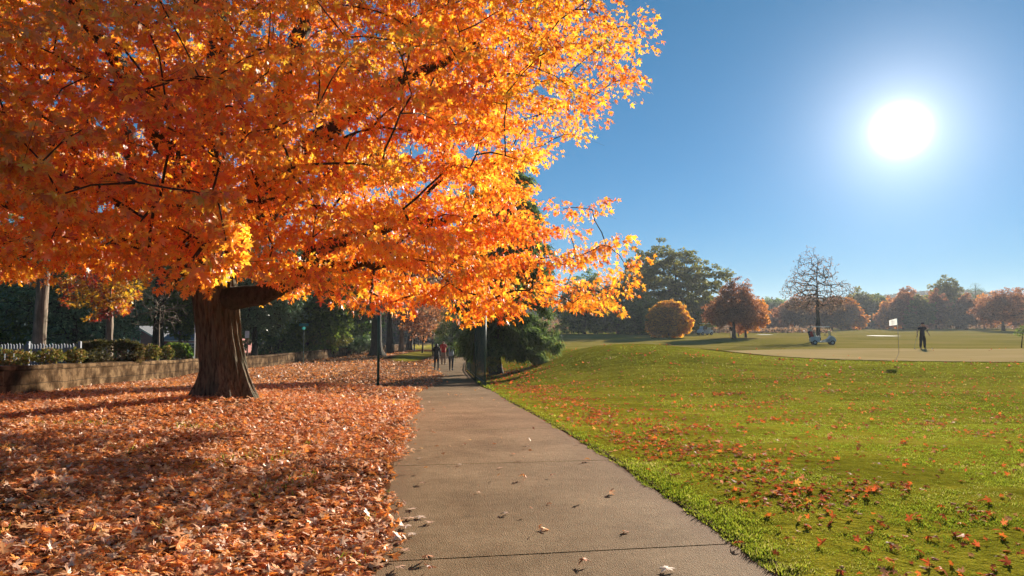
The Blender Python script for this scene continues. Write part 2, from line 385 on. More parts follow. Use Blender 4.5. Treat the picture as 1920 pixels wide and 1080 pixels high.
# putting green and sand bunker: sheets laid on the ground
def sheet(name, fn_inside, x0, x1, y0, y1, nx_, ny_, lift, mat):
    xs = np.linspace(x0, x1, nx_); ys_ = np.linspace(y0, y1, ny_); XX, YY = np.meshgrid(xs, ys_)
    r_ = fn_inside(XX, YY)
    Zz = gz(XX, YY) + lift
    id_ = np.arange(nx_*ny_).reshape(ny_, nx_)
    f_ = np.stack([id_[:-1, :-1], id_[:-1, 1:], id_[1:, 1:], id_[1:, :-1]], -1).reshape(-1, 4)
    keep = (r_.ravel()[f_] < 1).all(1)
    f_ = f_[keep]; used = np.unique(f_); mp = -np.ones(nx_*ny_, int); mp[used] = np.arange(len(used))
    me = np_mesh(name, np.stack([XX, YY, Zz], -1).reshape(-1, 3)[used], mp[f_], None, True)
    return tag(link(name, me, mat), kind='structure')
M['green'] = pbr('putting_green_turf', [(.3, (.32, .245, .10)), (.5, (.41, .30, .135)), (.7, (.47, .335, .165))], scale=.35, rough=.85, bump=.004, bscale=40, spec=0, stretch=(.4, 1.4, 1))
M['sand'] = pbr('bunker_sand', [(.3, (.30, .25, .18)), (.7, (.40, .34, .25))], scale=1.5, rough=.9, bump=.01, bscale=10)
sheet('putting_green', lambda x, y: (np.abs((x-32)/22.5)**2.2 + np.abs((y-37.4)/(9.2+.6*np.sin(x*.25)))**2.4), 8, 56, 27, 48, 160, 90, .035, M['green'])
b1 = at(1663, 629, 100)
sheet('sand_bunker', lambda x, y: ((x-b1.x)/2.4)**2+((y-101)/1.9)**2, b1.x-4, b1.x+4, 96, 106, 60, 80, .03, M['sand'])
b2 = at(1438, 627, 110)
sheet('sand_bunker', lambda x, y: ((x-b2.x)/1.5)**2+((y-111)/.9)**2, b2.x-4, b2.x+4, 106, 116, 50, 60, .03, M['sand'])

# ------------------------------------------------------------------ foliage
def leaf_tpl(kind):
    if kind == 'maple':       # toothed five-lobed leaf, unit length, stem end at the origin
        half = [(.05, .02), (.22, -.10), (.25, .04), (.44, .03), (.30, .16), (.19, .24), (.46, .34), (.66, .55), (.48, .53), (.43, .64), (.27, .50), (.10, .44), (.19, .68), (.08, .80)]
    elif kind == 'maple_far':
        half = [(.05, .0), (.40, -.03), (.19, .23), (.62, .55), (.11, .44), (.14, .75)]
    elif kind == 'oval':
        half = [(.20, .25), (.24, .55)]
    elif kind == 'clump':
        half = [(.42, .10), (.30, .45), (.55, .70)]
    elif kind == 'needle':
        half = [(.045, .15)]
    elif kind == 'blade':
        return np.array([(-.5, 0, 0), (.5, 0, 0), (.32, .55, .08), (-.32, .55, .08), (0, 1, .32)], float), np.array([(0, 1, 2), (0, 2, 3), (3, 2, 4)])
    pts = [(0, 0)] + half + [(0, 1.0)] + [(-x, y) for x, y in half[::-1]]
    V = np.array([(0, .36, 0)] + [(x, y, 0) for x, y in pts], float)
    n = len(pts)
    return V, np.array([(0, i+1, (i+1) % n + 1) for i in range(n)])
TPL = {k: leaf_tpl(k) for k in ('maple', 'maple_far', 'oval', 'clump', 'needle', 'blade')}

def nrm(a): return a/np.maximum(np.linalg.norm(a, axis=-1, keepdims=True), 1e-9)
def leaves(P, T, Nn, size, kind, curl=.25, widths=None):
    """P points, T tip directions, Nn normals (n,3) -> verts, faces, rnd, rnd2"""
    V0, F0 = TPL[kind]; n = len(P); k = len(V0)
    T = nrm(T); B = nrm(np.cross(T, Nn)); Nn = np.cross(B, T)
    size = np.broadcast_to(np.asarray(size, float), (n,))
    c1 = rng.uniform(-.3, 1, n)*curl; c2 = rng.uniform(-.2, 1, n)*curl
    wd = 1.0 if widths is None else np.asarray(widths)[:, None]
    x = V0[None, :, 0]*wd; y = np.repeat(V0[None, :, 1], n, 0); z = V0[None, :, 2] - 1.6*c1[:, None]*x**2 - c2[:, None]*(y-.3)**2
    W = P[:, None, :] + size[:, None, None]*(x[..., None]*B[:, None] + (y)[..., None]*T[:, None] + z[..., None]*Nn[:, None])
    Fc = F0[None] + (np.arange(n)*k)[:, None, None]
    r = rng.random(n); r2 = rng.random(n)
    return W.reshape(-1, 3), Fc.reshape(-1, 3), np.repeat(r, k), np.repeat(r2, k)
def leaf_mesh(name, packs, mat, parent=None):
    V = []; Fs = []; A = []; B = []; o = 0
    for v, f, r, r2 in packs:
        V.append(v); Fs.append(f+o); A.append(r); B.append(r2); o += len(v)
    me = np_mesh(name, np.concatenate(V), np.concatenate(Fs), {'rnd': np.concatenate(A), 'rnd2': np.concatenate(B)}, False)
    return link(name, me, mat, parent)

def grow(trunk_lines, pts, r_base, r_tip=.012, step=.5, sag=.0, power=.45, jit=.06):
    """connect attractor points to a skeleton; returns nodes, parents, radii"""
    nodes = []; par = []; fixed = []
    for line in trunk_lines:              # line: list of (x,y,z,r), the first joins the nearest existing node
        prev = -1
        if nodes:
            a = np.array(nodes); prev = int(np.argmin(((a-np.array(line[0][:3]))**2).sum(1)))
        for i, q in enumerate(line):
            if i == 0 and nodes and np.linalg.norm(np.array(nodes[prev])-np.array(q[:3])) < .15: continue
            if i > 0:                     # subdivide
                p0 = np.array(line[i-1]); p1 = np.array(q); m = max(1, int(np.linalg.norm(p1[:3]-p0[:3])/step))
                for t in range(1, m+1):
                    p = p0+(p1-p0)*t/m; off = (rng.random(3)-.5)*jit*(t < m)
                    nodes.append(tuple(p[:3]+off)); par.append(prev); fixed.append(p[3]); prev = len(nodes)-1
            else:
                nodes.append(tuple(q[:3])); par.append(prev); fixed.append(q[3]); prev = len(nodes)-1
    top = np.array(trunk_lines[0][-1][:3])
    A = np.zeros((len(nodes)+len(pts)*26, 3)); A[:len(nodes)] = nodes; n = len(nodes)
    start = 0
    dist0 = np.linalg.norm(pts-top, axis=1)*(1+.15*rng.random(len(pts)))
    tips = np.zeros(len(pts), int)
    bz = trunk_lines[0][0][2]; zlim = bz + .55*(trunk_lines[0][-1][2]-bz)
    elig = np.zeros(len(A), bool); elig[:n] = A[:n, 2] > min(zlim, A[:n, 2].max()-.3)
    for k in np.argsort(dist0):
        p = pts[k]; d = A[:n]-p; dd = np.sqrt((d**2).sum(1))
        r = np.linalg.norm(A[:n]-top, axis=1)
        cost = dd*(1+.5*np.clip((r-dist0[k])/2, 0, 1)) + np.clip(A[:n, 2]-p[2], 0, 3)*.35
        cost[~elig[:n]] += 50
        j = int(np.argmin(cost)); L = dd[j]
        if L < .05: tips[k] = j; continue
        m = max(1, min(20, int(round(L/step)))); prev = j
        a = A[j].copy(); bend = np.array([0, 0, 1.])*L*.10 + (rng.random(3)-.5)*L*.14
        for t in range(1, m+1):
            u = t/m; q = a+(p-a)*u + bend*4*u*(1-u)*.5 + (rng.random(3)-.5)*min(.22*step, .16)*(t < m)
            A[n] = q; par.append(prev); fixed.append(0); elig[n] = True; prev = n; n += 1
        tips[k] = prev
    A = A[:n]; par = np.array(par); fixed = np.array(fixed)
    cnt = np.zeros(n); cnt[tips] += 1
    order = np.arange(n)[::-1]
    for i in order:
        if par[i] >= 0: cnt[par[i]] += cnt[i]
    rad = r_tip*np.maximum(cnt, 1)**power
    rad = np.where(fixed > 0, fixed, np.minimum(rad, r_base*.6))
    for i in range(n):
        if par[i] >= 0 and fixed[i] == 0: rad[i] = min(rad[i], rad[par[i]]*.95)
    return A, par, rad, tips
def tubes(A, par, rad, k=5, skip=None):
    i = np.where(par >= 0)[0]
    if skip is not None: i = i[~skip[i]]
    a = A[par[i]]; b = A[i]; ra = np.minimum(rad[par[i]], rad[i]*1.35); rb = rad[i]
    d = nrm(b-a); up = np.where(np.abs(d[:, 2:3]) < .9, np.array([[0, 0, 1.]]), np.array([[1., 0, 0]]))
    u = nrm(np.cross(d, up)); v = np.cross(d, u)
    th = np.arange(k)*2*math.pi/k; c = np.cos(th)[None, :, None]; s_ = np.sin(th)[None, :, None]
    dirs = u[:, None]*c + v[:, None]*s_
    a2 = a - d*ra[:, None]*.3; b2 = b + d*rb[:, None]*.3
    V = np.concatenate([a2[:, None]+dirs*ra[:, None, None], b2[:, None]+dirs*rb[:, None, None]], 1).reshape(-1, 3)
    o = (np.arange(len(i))*2*k)[:, None]; j = np.arange(k)[None]; j2 = (j+1) % k
    Fq = np.stack([o+j, o+j2, o+k+j2, o+k+j], -1).reshape(-1, 4)
    return V, Fq
def trunk_mesh(line, seed=0, seg=28, flare=.6, ridges=9, rough=.05, res=.1):
    """one skin along line [(x,y,z,r)...] with root flare and bark ridges"""
    L = np.array(line, float); d = np.concatenate([[0], np.cumsum(np.linalg.norm(np.diff(L[:, :3], axis=0), axis=1))])
    t = np.arange(0, d[-1], res); t = np.append(t, d[-1])
    Pp = np.stack([np.interp(t, d, L[:, k]) for k in range(4)], -1)
    th = np.arange(seg)*2*math.pi/seg
    T2, H = np.meshgrid(th, t)
    rr = Pp[:, 3][:, None]*np.ones_like(T2)
    fl = flare*np.exp(-H/(.62*L[0, 3]+.04))*np.clip(1+.85*np.sin(T2*5+seed)+.5*np.sin(T2*3+seed*2.1), 0, 3)
    rid = rough*(np.sin(T2*ridges+np.sin(H*2.2+seed)*1.3) + .6*np.sin(T2*ridges*2.3+H*1.7)) + rough*1.2*(vnoise(T2*3+seed, H*1.5, seed)-.5)
    rr = rr*(1+fl+rid)
    V = np.stack([Pp[:, 0][:, None]+rr*np.cos(T2), Pp[:, 1][:, None]+rr*np.sin(T2), Pp[:, 2][:, None]+0*T2 - .25*np.exp(-H/.1)], -1).reshape(-1, 3)
    n = len(t); i = np.arange(n*seg).reshape(n, seg); j = np.roll(i, -1, 1)
    Fq = np.stack([i[:-1], j[:-1], j[1:], i[1:]], -1).reshape(-1, 4)
    return V, Fq

def in_lobes(n, lobes, shell=.5, zmin=None, bump=0):
    vol = np.array([a[3]*a[4]*a[5]*(a[6] if len(a) > 6 else 1) for a in lobes]); k = rng.choice(len(lobes), n, p=vol/vol.sum())
    Lb = np.array([a[:6] for a in lobes])[k]
    d = nrm(rng.normal(size=(n, 3))); r = rng.uniform(shell**3, 1, n)**(1/3)
    if bump:
        az = np.arctan2(d[:, 1], d[:, 0]); o = Lb[:, 0]*1.7+Lb[:, 2]
        nz = vnoise(np.cos(az)*1.9+o, d[:, 2]*1.9+np.sin(az)*1.9, 17) ; n2 = vnoise(np.cos(az)*4.6+o, d[:, 2]*4.2+np.sin(az)*4.6, 18)
        r = r*(1+bump*(nz-.55)*1.5+bump*(n2-.5)*.8)
    p = Lb[:, :3] + d*r[:, None]*Lb[:, 3:6]
    if zmin is not None:
        low = p[:, 2] < zmin; p[low, 2] = zmin + rng.random(low.sum())*.5
    return p
def spaced(p, dmin):
    keep = []
    cell = {}
    for i, q in enumerate(p):
        c = tuple((q//dmin).astype(int)); ok = True
        for dx in (-1, 0, 1):
            for dy in (-1, 0, 1):
                for dz in (-1, 0, 1):
                    for j in cell.get((c[0]+dx, c[1]+dy, c[2]+dz), ()):
                        if ((p[j]-q)**2).sum() < dmin*dmin: ok = False; break
                    if not ok: break
                if not ok: break
            if not ok: break
        if ok: keep.append(i); cell.setdefault(c, []).append(i)
    return p[keep]
def spray(C, per, rad, center, droop=.45, up=.6, flatz=.55):
    """points, tips, normals of leaves around cluster centres C"""
    n = len(C); idx = np.repeat(np.arange(n), per)
    off = rng.normal(size=(len(idx), 3)); off = nrm(off)*(rng.random((len(idx), 1))**.45); off[:, 2] *= flatz
    rad = np.broadcast_to(rad, (n,))[idx]
    tilt = rng.normal(size=(n, 2))*.25                 # each spray is a tilted plate
    off[:, 2] += off[:, 0]*tilt[idx, 0]+off[:, 1]*tilt[idx, 1]
    P = C[idx] + off*rad[:, None]
    out = nrm(P-np.asarray(center))
    T = nrm(off)*.7 + out*.5 + np.array([0, 0, -droop]) + rng.normal(size=P.shape)*.45
    Nn = np.array([0, 0, up]) + out*.35 + rng.normal(size=P.shape)*.55
    return P, T, Nn

def tree(name, label, cat, x, y, lobes, trunk, leaf, size, nC, per, crad, kind='clump', seed=1, bark='bark_dark', group=None, shell=.45,
         tip=.02, step=None, droop=.3, rot=0, power=.45, dmin=None, flatz=.6, zmin=None, flare=.5, extra=None):
    """lobes relative to the base: (x,y,z,rx,ry,rz[,weight]); trunk: (height, radius[, lean x, lean y])"""
    z0 = g(x, y); th, tr = trunk[:2]; lx, ly = (trunk[2:4] if len(trunk) > 2 else (0, 0))
    root = thing(name, label, cat, (x, y, z0), 0, group)
    pts = in_lobes(nC*3, lobes, shell, zmin, .55); pts = pts[pts[:, 2] > .25]; pts = spaced(pts, dmin or crad*1.05)[:nC]
    hh = max(l[2] for l in lobes)
    line = [(0, 0, -.1, tr), (lx*.4, ly*.4, th*.5, tr*.86), (lx, ly, th, tr*.72), (lx*1.1, ly*1.1, (th+hh)/2, tr*.42), (lx*1.1, ly*1.1, hh, tr*.2)]
    if th >= hh: line = line[:3]
    A, par, rad, tips = grow([line], pts, tr, tip, step or max(.4, crad*.8), power=power)
    mx = (par < 0)
    V1, F1 = tubes(A, par, rad, 5)
    V2, F2 = trunk_mesh(line[:3], seed, 14, flare, 6, .05, max(.15, th/18))
    me = np_mesh('trunk', np.concatenate([V2, V1]), np.concatenate([F2, F1+len(V2)]), None, True)
    link('trunk', me, M[bark], root)
    if per:
        cen = (lx, ly, hh*.8)
        P, T, Nn = spray(pts, per, crad, cen, droop, .6, flatz)
        packs = [leaves(P, T, Nn, size*rng.uniform(.6, 1.25, len(P)), kind, .5)]
        leaf_mesh('crown', packs, M[leaf], root)
    return root

# ------------------------------------------------------------------ the great maple
def maple():
    bx_, by_ = -5.72, 13.5; z0 = g(bx_, by_)
    root = thing('maple_tree', 'huge spreading maple in orange autumn leaf beside the concrete path', 'tree', (0, 0, 0))
    tl = [(-5.58, by_, z0-.05, .40), (-5.64, 13.5, z0+.5, .385), (-5.78, 13.5, z0+1.2, .385), (-5.87, 13.5, 2.15, .40), (-5.95, 13.5, 2.7, .40), (-6.0, 13.55, 3.3, .34)]
    limbs = [
        [(-6.0, 13.55, 3.3, .40), (-6.15, 13.7, 5, .33), (-6.0, 13.6, 8, .2), (-5.8, 13.5, 11.5, .08)],
        [(-5.87, 13.5, 1.98, .26), (-5.55, 13.38, 2.12, .25), (-5.15, 13.2, 2.16, .215), (-4.8, 13.05, 2.18, .20), (-4.45, 12.95, 2.32, .18), (-3.7, 12.7, 2.95, .15), (-2.2, 12.7, 3.5, .10), (-.4, 12.9, 3.7, .06)],
        [(-4.45, 12.95, 2.3, .2), (-4.0, 13.3, 2.75, .14), (-2.6, 14.2, 2.9, .08), (-1.4, 14.6, 2.9, .05)],
        [(-5.95, 13.5, 2.7, .30), (-5.0, 13.0, 3.7, .24), (-3.7, 12.3, 4.9, .17), (-2.3, 11.9, 5.8, .12), (-.6, 11.9, 6.6, .06)],
        [(-5.0, 13.0, 3.7, .24), (-4.4, 12.7, 5.6, .19), (-3.9, 12.6, 7.4, .14), (-3.0, 12.6, 9.5, .07)],
        [(-6.0, 13.5, 2.9, .28), (-6.9, 13.0, 4.2, .22), (-7.7, 12.6, 6.0, .15), (-8.3, 12.3, 8.5, .08)],
        [(-6.1, 13.4, 2.7, .26), (-7.4, 12.8, 3.4, .2), (-9.2, 12.0, 3.9, .13), (-11, 11.3, 4.4, .06)],
        [(-5.95, 13.3, 2.8, .26), (-5.7, 12.0, 4.0, .2), (-5.6, 10.2, 5.0, .13), (-5.4, 8.2, 5.6, .07)],
        [(-6.2, 13.3, 2.9, .22), (-7.3, 11.4, 4.3, .15), (-8.4, 9.4, 4.9, .08)],
        [(-5.9, 13.7, 3.0, .25), (-5.0, 15.3, 4.4, .18), (-3.4, 17, 6, .09)],
        [(-6.1, 13.8, 3.0, .22), (-7.6, 15.8, 4.6, .14), (-9.2, 17.6, 6, .07)],
    ]
    lobes = [
        (-5.9, 13.0, 7.6, 8.0, 8.0, 6.4, 1.15),
        (1.05, 13.2, 2.75, 1.5, 1.6, 1.25, 2.2),        # low right spray
        (-1.6, 13.4, 2.8, 2.5, 2.6, 1.35, 3.0), (-.1, 13.6, 3.0, 1.7, 1.8, 1.3, 2.6), (1.5, 13.0, 7.0, 1.15, 1.6, 1.6, 1.5),        # bottom fringe above the path
        (-3.7, 15.0, 2.7, 1.6, 1.7, 1.3, 1.7),
        (-3.6, 11.4, 3.7, 2.0, 2.4, 1.1, 1.4),
        (-9.2, 11.8, 3.4, 3.6, 3.6, 1.3, 1.3),
        (-5.9, 9.2, 4.3, 3.6, 3.2, 1.8, 1.2),
        (-4.6, 7.2, 4.4, 2.0, 1.6, 1.5, 1.3),
    ]
    pts = in_lobes(9000, lobes, .5)
    # trim: nothing below the browse line, keep the trunk clear, leave the sky notch on the right
    x, y, z = pts.T
    low = np.interp(np.hypot(x+5.9, y-13.5), [0, 2, 4.5, 8, 11], [3.6, 3.0, 2.35, 2.05, 2.2]) + (vnoise(x, y, 5, 1.3)-.5)*.5
    low = np.where(x > -3.6, low-.5, low-.28)
    ok = (z > low) & ~((x > .35) & (z > 3.95) & (z < 5.3)) & (y > 4.6)
    ok &= ~((np.abs(x+5.9+(13-y)*.28) < 1.0) & (y < 13.3) & (z < 2.7))
    pts = pts[ok]
    dens = vnoise(pts[:, 0]+pts[:, 2]*.7, pts[:, 1]-pts[:, 2]*.5, 9, 1.7)
    pts = pts[dens > .20]
    u = pts[:, 0]/pts[:, 1]; v = (pts[:, 2]-1.6)/pts[:, 1]
    pts = pts[~((pts[:, 1] < 13.0) & (u > -.42) & (u < -.265) & (v < np.interp(u, [-.40, -.34, -.27], [.055, .045, .0])+.07*vnoise(u*14, v, 4, 1.)))]
    pts = spaced(pts, .56)
    vis = (np.abs(pts[:, 0]) < .85*pts[:, 1]+1.2) & (pts[:, 2] < 1.6+.60*pts[:, 1])
    vp = pts[vis]; vp = vp[(rng.random(len(vp)) < np.interp(vp[:, 1], [11, 13, 15, 17], [1, .85, .5, .3]))][:1950]; hp = pts[~vis]; hp = hp[rng.random(len(hp)) < .25][:230]
    extra = np.array([(-2.45, 5.7, 2.12), (-2.55, 6.0, 2.45), (-2.8, 6.4, 2.8), (-4.5, 6.2, 3.05), (-4.7, 6.5, 3.35), (-4.35, 6.5, 2.85)])
    vp = np.concatenate([extra, vp]); print('maple sprays', len(vp), len(hp))
    allp = np.concatenate([vp, hp])
    A, par, rad, tips = grow([tl]+limbs, allp, .3, 0.0075, .26, power=.43, jit=.14)
    ntr = 0
    V2, F2 = trunk_mesh(tl, 2, 140, .62, 17, .06, .04)
    link('trunk', np_mesh('trunk', V2, F2, None, True), M['bark'], root)
    # leave out the skeleton pieces the trunk skin already covers
    inside = (A[:, 2] < 3.15) & (np.hypot(A[:, 0]+5.9, A[:, 1]-13.5) < .3)
    V1, F1 = tubes(A, par, rad, 7, inside)
    # bare twigs reaching past the leaves
    tw = allp[rng.random(len(allp)) < .5]; d = nrm(nrm(tw-np.array([-5.9, 13.2, 5.5]))*.8+rng.normal(size=tw.shape)*.45)
    a = tw; b = tw+d*rng.uniform(.35, .95, (len(tw), 1))
    TA = np.concatenate([a, b]); tp = np.concatenate([-np.ones(len(a), int), np.arange(len(a))]); tr = np.full(len(TA), .0045); tr[len(a):] = .002
    V3, F3 = tubes(TA, tp, tr, 3)
    link('branches', np_mesh('branches', np.concatenate([V1, V3]), np.concatenate([F1, F3+len(V1)]), None, True), M['bark_dark'], root)
    packs = []
    cen = (-5.9, 13.2, 6.0)
    near = vp[:, 1] < 9.5
    right = vp[:, 0] > .2
    for sel, per, kind, sz in ((near, 112, 'maple', .098), (~near & ~right, 124, 'maple_far', .114), (~near & right, 82, 'maple_far', .103)):
        rd_ = np.where(np.arange(sel.sum()) < (6 if kind == 'maple' else 0), .26, .52)
        P, T, Nn = spray(vp[sel], per, rd_, cen, .75, .35, .34)
        packs.append(leaves(P, T, Nn, sz*rng.uniform(.5, 1.2, len(P)), kind, .7))
    P, T, Nn = spray(hp, 40, .7, cen, .5, .6, .4)
    packs.append(leaves(P, T, Nn, .19*rng.uniform(.6, 1.15, len(P)), 'maple_far', .4))
    leaf_mesh('crown', packs, M['maple_leaf'], root)
maple()

# ------------------------------------------------------------------ fallen leaves and grass
def ground_normal(x, y):
    e = .15; return nrm(np.stack([-(gz(x+e, y)-gz(x-e, y))/(2*e), -(gz(x, y+e)-gz(x, y-e))/(2*e), np.ones_like(x)], -1))
def litter_field():
    packs = []
    for y0, y1, dens, sz, kind in ((2.2, 4.5, 1250, .070, 'maple'), (4.5, 7, 1050, .068, 'maple'), (7, 11, 750, .070, 'maple_far'), (11, 17, 420, .078, 'maple_far'), (17, 27, 190, .09, 'maple_far'), (27, 46, 110, .085, 'clump'), (46, 72, 26, .13, 'clump')):
        xmin, xmax = -12.5-.12*max(0, y0-5), 1.0
        n = int((xmax-xmin)*(y1-y0)*dens)
        x = rng.uniform(xmin, xmax, n); y = rng.uniform(y0, y1, n); s = x-xc(y)
        edge = -1.12 + (vnoise(y, s*0, 3, 1.1)-.5)*.42 + (vnoise(y, s*0, 8, .3)-.5)*.14 + np.interp(y, [4, 6, 10, 20, 25, 29, 36, 42, 46], [-.12, -.05, .12, .22, .45, 1.1, 1.2, .5, .2])
        p = np.where(s < edge-.25, 1.0, np.clip((edge-s)/.25, 0, 1)**1.2)
        p = p*np.where(vnoise(x, y, 12, .8) < .16, .35, 1.0)
        p = np.where((s > edge) & (s < 1.25), .0016*(1+2.5*(s < edge+.35)), p)
        ok = (rng.random(n) < p) & (x > xw(y)+.02) & (x > -.82*y-.9) & ~((y > 50) & (np.abs(s+3.6) < 1.6))
        x, y, s = x[ok], y[ok], s[ok]; n = len(x)
        z = gz(x, y) + rng.random(n)**1.5*(.05 if y1 < 12 else .06) + .015
        z = np.where(np.abs(s) < 1.3, np.maximum(z, gz(x, y)+.015), z)
        Nn = ground_normal(x, y) + rng.normal(size=(n, 3))*.36
        T = rng.normal(size=(n, 3)); T[:, 2] *= .3
        packs.append(leaves(np.stack([x, y, z], -1), T, Nn, sz*rng.uniform(.45, 1.35, n), kind, .95))
    tag(leaf_mesh('leaf_litter', packs, M['litter']), 'deep carpet of fallen orange and tan leaves covering the bank left of the path', 'fallen leaves', kind='stuff')
    packs = []
    for y0, y1, dens, sz, kind in ((2.5, 7, 60, .062, 'maple'), (7, 13, 60, .064, 'maple_far'), (13, 24, 34, .075, 'maple_far'), (24, 48, 7, .10, 'clump')):
        xmin, xmax = -3, .8*y1+1
        n = int((xmax-xmin)*(y1-y0)*dens*3)
        x = rng.uniform(xmin, xmax, n); y = rng.uniform(y0, y1, n); s = x-xc(y)
        strip = np.exp(-((s-2.5-.0*y)/.75)**2)*(.12+.55*(vnoise(x, y, 21, .7) > .45))*np.interp(y, [3, 6, 9, 26], [.25, .5, 1, 1])
        # drifts lie in lines that run away from the path
        u = x*.50+y*.87; v = -x*.87+y*.50
        rows = np.clip(vnoise(x*.96+y*.28, (-x*.28+y*.96)*2.4, 31, 1.15)-.66, 0, 1)*3.0*(vnoise(x, y, 44, .45) > .35)
        p = .07 + .10*(vnoise(x, y, 77, 1.6) > .6)*(vnoise(x, y, 78, .35) > .5) + strip*1.5 + rows*1.3*np.interp(s, [1.3, 3, 10, 22], [.3, 1, .8, .1])
        p = p + .9*np.exp(-((x-.2)/1.6)**2-((y-29.5)/3.5)**2)*(vnoise(x, y, 79, .8) > .3)
        p = p*np.interp(s, [1.25, 1.5, 2.0], [.2, .35, 1])
        p = p*np.where(x > 14, .5, 1)
        ok = (rng.random(n) < p) & (s > 1.2) & (x < .80*y+.8)
        if y0 >= 24: ok &= (y < 30) | (rng.random(n) < .2) | (x < 2)
        x, y = x[ok], y[ok]; n = len(x)
        z = gz(x, y) + .02 + rng.random(n)*.03
        Nn = ground_normal(x, y) + rng.normal(size=(n, 3))*.5
        T = rng.normal(size=(n, 3)); T[:, 2] *= .3
        packs.append(leaves(np.stack([x, y, z], -1), T, Nn, sz*rng.uniform(.5, 1.2, n), kind, 1.0))
    tag(leaf_mesh('scattered_leaves', packs, M['lawn_leaf']), 'red and brown leaves scattered in drifts over the green lawn', 'fallen leaves', kind='stuff')
litter_field()

def grass_field():
    packs = []
    for y0, y1, dens, h, wd in ((2.4, 5, 9500, .026, .0055), (5, 8, 5200, .024, .007), (8, 13, 1700, .022, .011), (13, 20, 420, .022, .018), (20, 32, 90, .03, .03)):
        xmin, xmax = 0 if y1 < 9 else -1.5, .8*y1+.6
        n = int((xmax-xmin)*(y1-y0)*dens)
        x = rng.uniform(xmin, xmax, n); y = rng.uniform(y0, y1, n); s = x-xc(y)
        tuft = vnoise(x, y, 51, .11); e = np.exp(-((s-1.42)/.22)**2)
        edge = 1.27+(vnoise(y, s*0, 13, .25)-.5)*.10
        ok = (s > edge) & (x < .79*y+.5) & (rng.random(n) < np.clip(.35+tuft+e, 0, 1))
        x, y, s, tuft, e = x[ok], y[ok], s[ok], tuft[ok], e[ok]; n = len(x)
        T = rng.normal(size=(n, 3))*.55; T[:, 2] = 1 - .25*rng.random(n)
        hh = h*rng.uniform(.5, 1.2, n)*(.55+.6*tuft)*(1+.7*e)
        V = leaves(np.stack([x, y, gz(x, y)+.004], -1), T, rng.normal(size=(n, 3)), hh, 'blade', .2, widths=wd/h*np.ones(n))
        packs.append(V)
    # sparse blades poking through the litter on the left
    n = 9000; x = rng.uniform(-7, -.2, n); y = rng.uniform(2.6, 10, n); s = x-xc(y)
    ok = (s < -1.35) & (vnoise(x, y, 61, .5) > .78); x, y = x[ok], y[ok]; n = len(x)
    T = rng.normal(size=(n, 3))*.6; T[:, 2] = 1
    packs.append(leaves(np.stack([x, y, gz(x, y)+.03], -1), T, rng.normal(size=(n, 3)), .07*rng.uniform(.6, 1.2, n), 'blade', .2, widths=.12*np.ones(n)))
    tag(leaf_mesh('grass', packs, M['grass']), 'short bright green grass of the mown lawn right of the path', 'grass', kind='stuff')
grass_field()

# single leaves lying on the bare concrete
def leaf_on_path(px, py, label, c, size=.085, group=None):
    D = 4.0
    for _ in range(30):
        p = at(px, py, D); D += (p.z-g(p.x, D)-.012)*D/1.7*.8
    m = flat(c[0], c[1], .7)
    n = 1
    P = np.array([[0, 0, 0.0]]); T = np.array([[math.cos(px), math.sin(px), .02]]); Nn = np.array([[.12*math.sin(py), .1, 1.]])
    V, Fc, r, r2 = leaves(P, T, Nn, size, 'maple', .5)
    st = MB()
    me = np_mesh('fallen_leaf', V - np.array([0, 0, V[:, 2].min()]), Fc, None, False)
    o = link('fallen_leaf', me, m); o.location = (p.x, D, g(p.x, D)+.012)
    tag(o, label, 'leaf', group)
LEAFC = {'t': ('tan_dry_leaf', (.55, .30, .17)), 'o': ('orange_dry_leaf', (.62, .20, .05)), 'p': ('pale_dry_leaf', (.58, .40, .28)), 'y': ('yellow_dry_leaf', (.70, .38, .06))}
for px, py, lab, c, sz in (
    (1243, 1066, 'pale tan leaf lying alone near the bottom of the path, rightmost of the two there', 'p', .10),
    (1092, 1054, 'orange brown leaf lying at the bottom centre of the path', 'o', .075),
    (792, 1052, 'rusty leaf on the concrete close to the near left leaf carpet', 'o', .09),
    (951, 965, 'tan leaf lying alone in the middle of the near slab', 't', .075),
    (963, 852, 'small orange leaf lying beside the second joint of the path', 'o', .06),
    (988, 840, 'small pale leaf on the path just beyond the second joint', 'p', .06),
    (794, 843, 'golden leaf on the left side of the path before the second joint', 'y', .07)):
    leaf_on_path(px, py, lab, LEAFC[c], sz)
for px, py, c, sz in ((790, 968, 'p', .09), (776, 972, 't', .08), (770, 988, 'p', .09), (766, 1002, 'p', .08), (806, 982, 't', .07), (763, 974, 't', .06), (777, 953, 'p', .08), (786, 908, 't', .08), (860, 871, 'p', .06), (938, 878, 't', .06), (787, 860, 'p', .06), (868, 835, 't', .05), (881, 825, 'y', .05), (810, 807, 't', .06), (843, 796, 'p', .06), (846, 780, 't', .05), (870, 779, 't', .05), (755, 1033, 't', .07), (742, 1068, 't', .08)):
    leaf_on_path(px, py, 'small curled dry leaf lying on the bare concrete', LEAFC[c], sz, 'curled dry leaves on the concrete path')

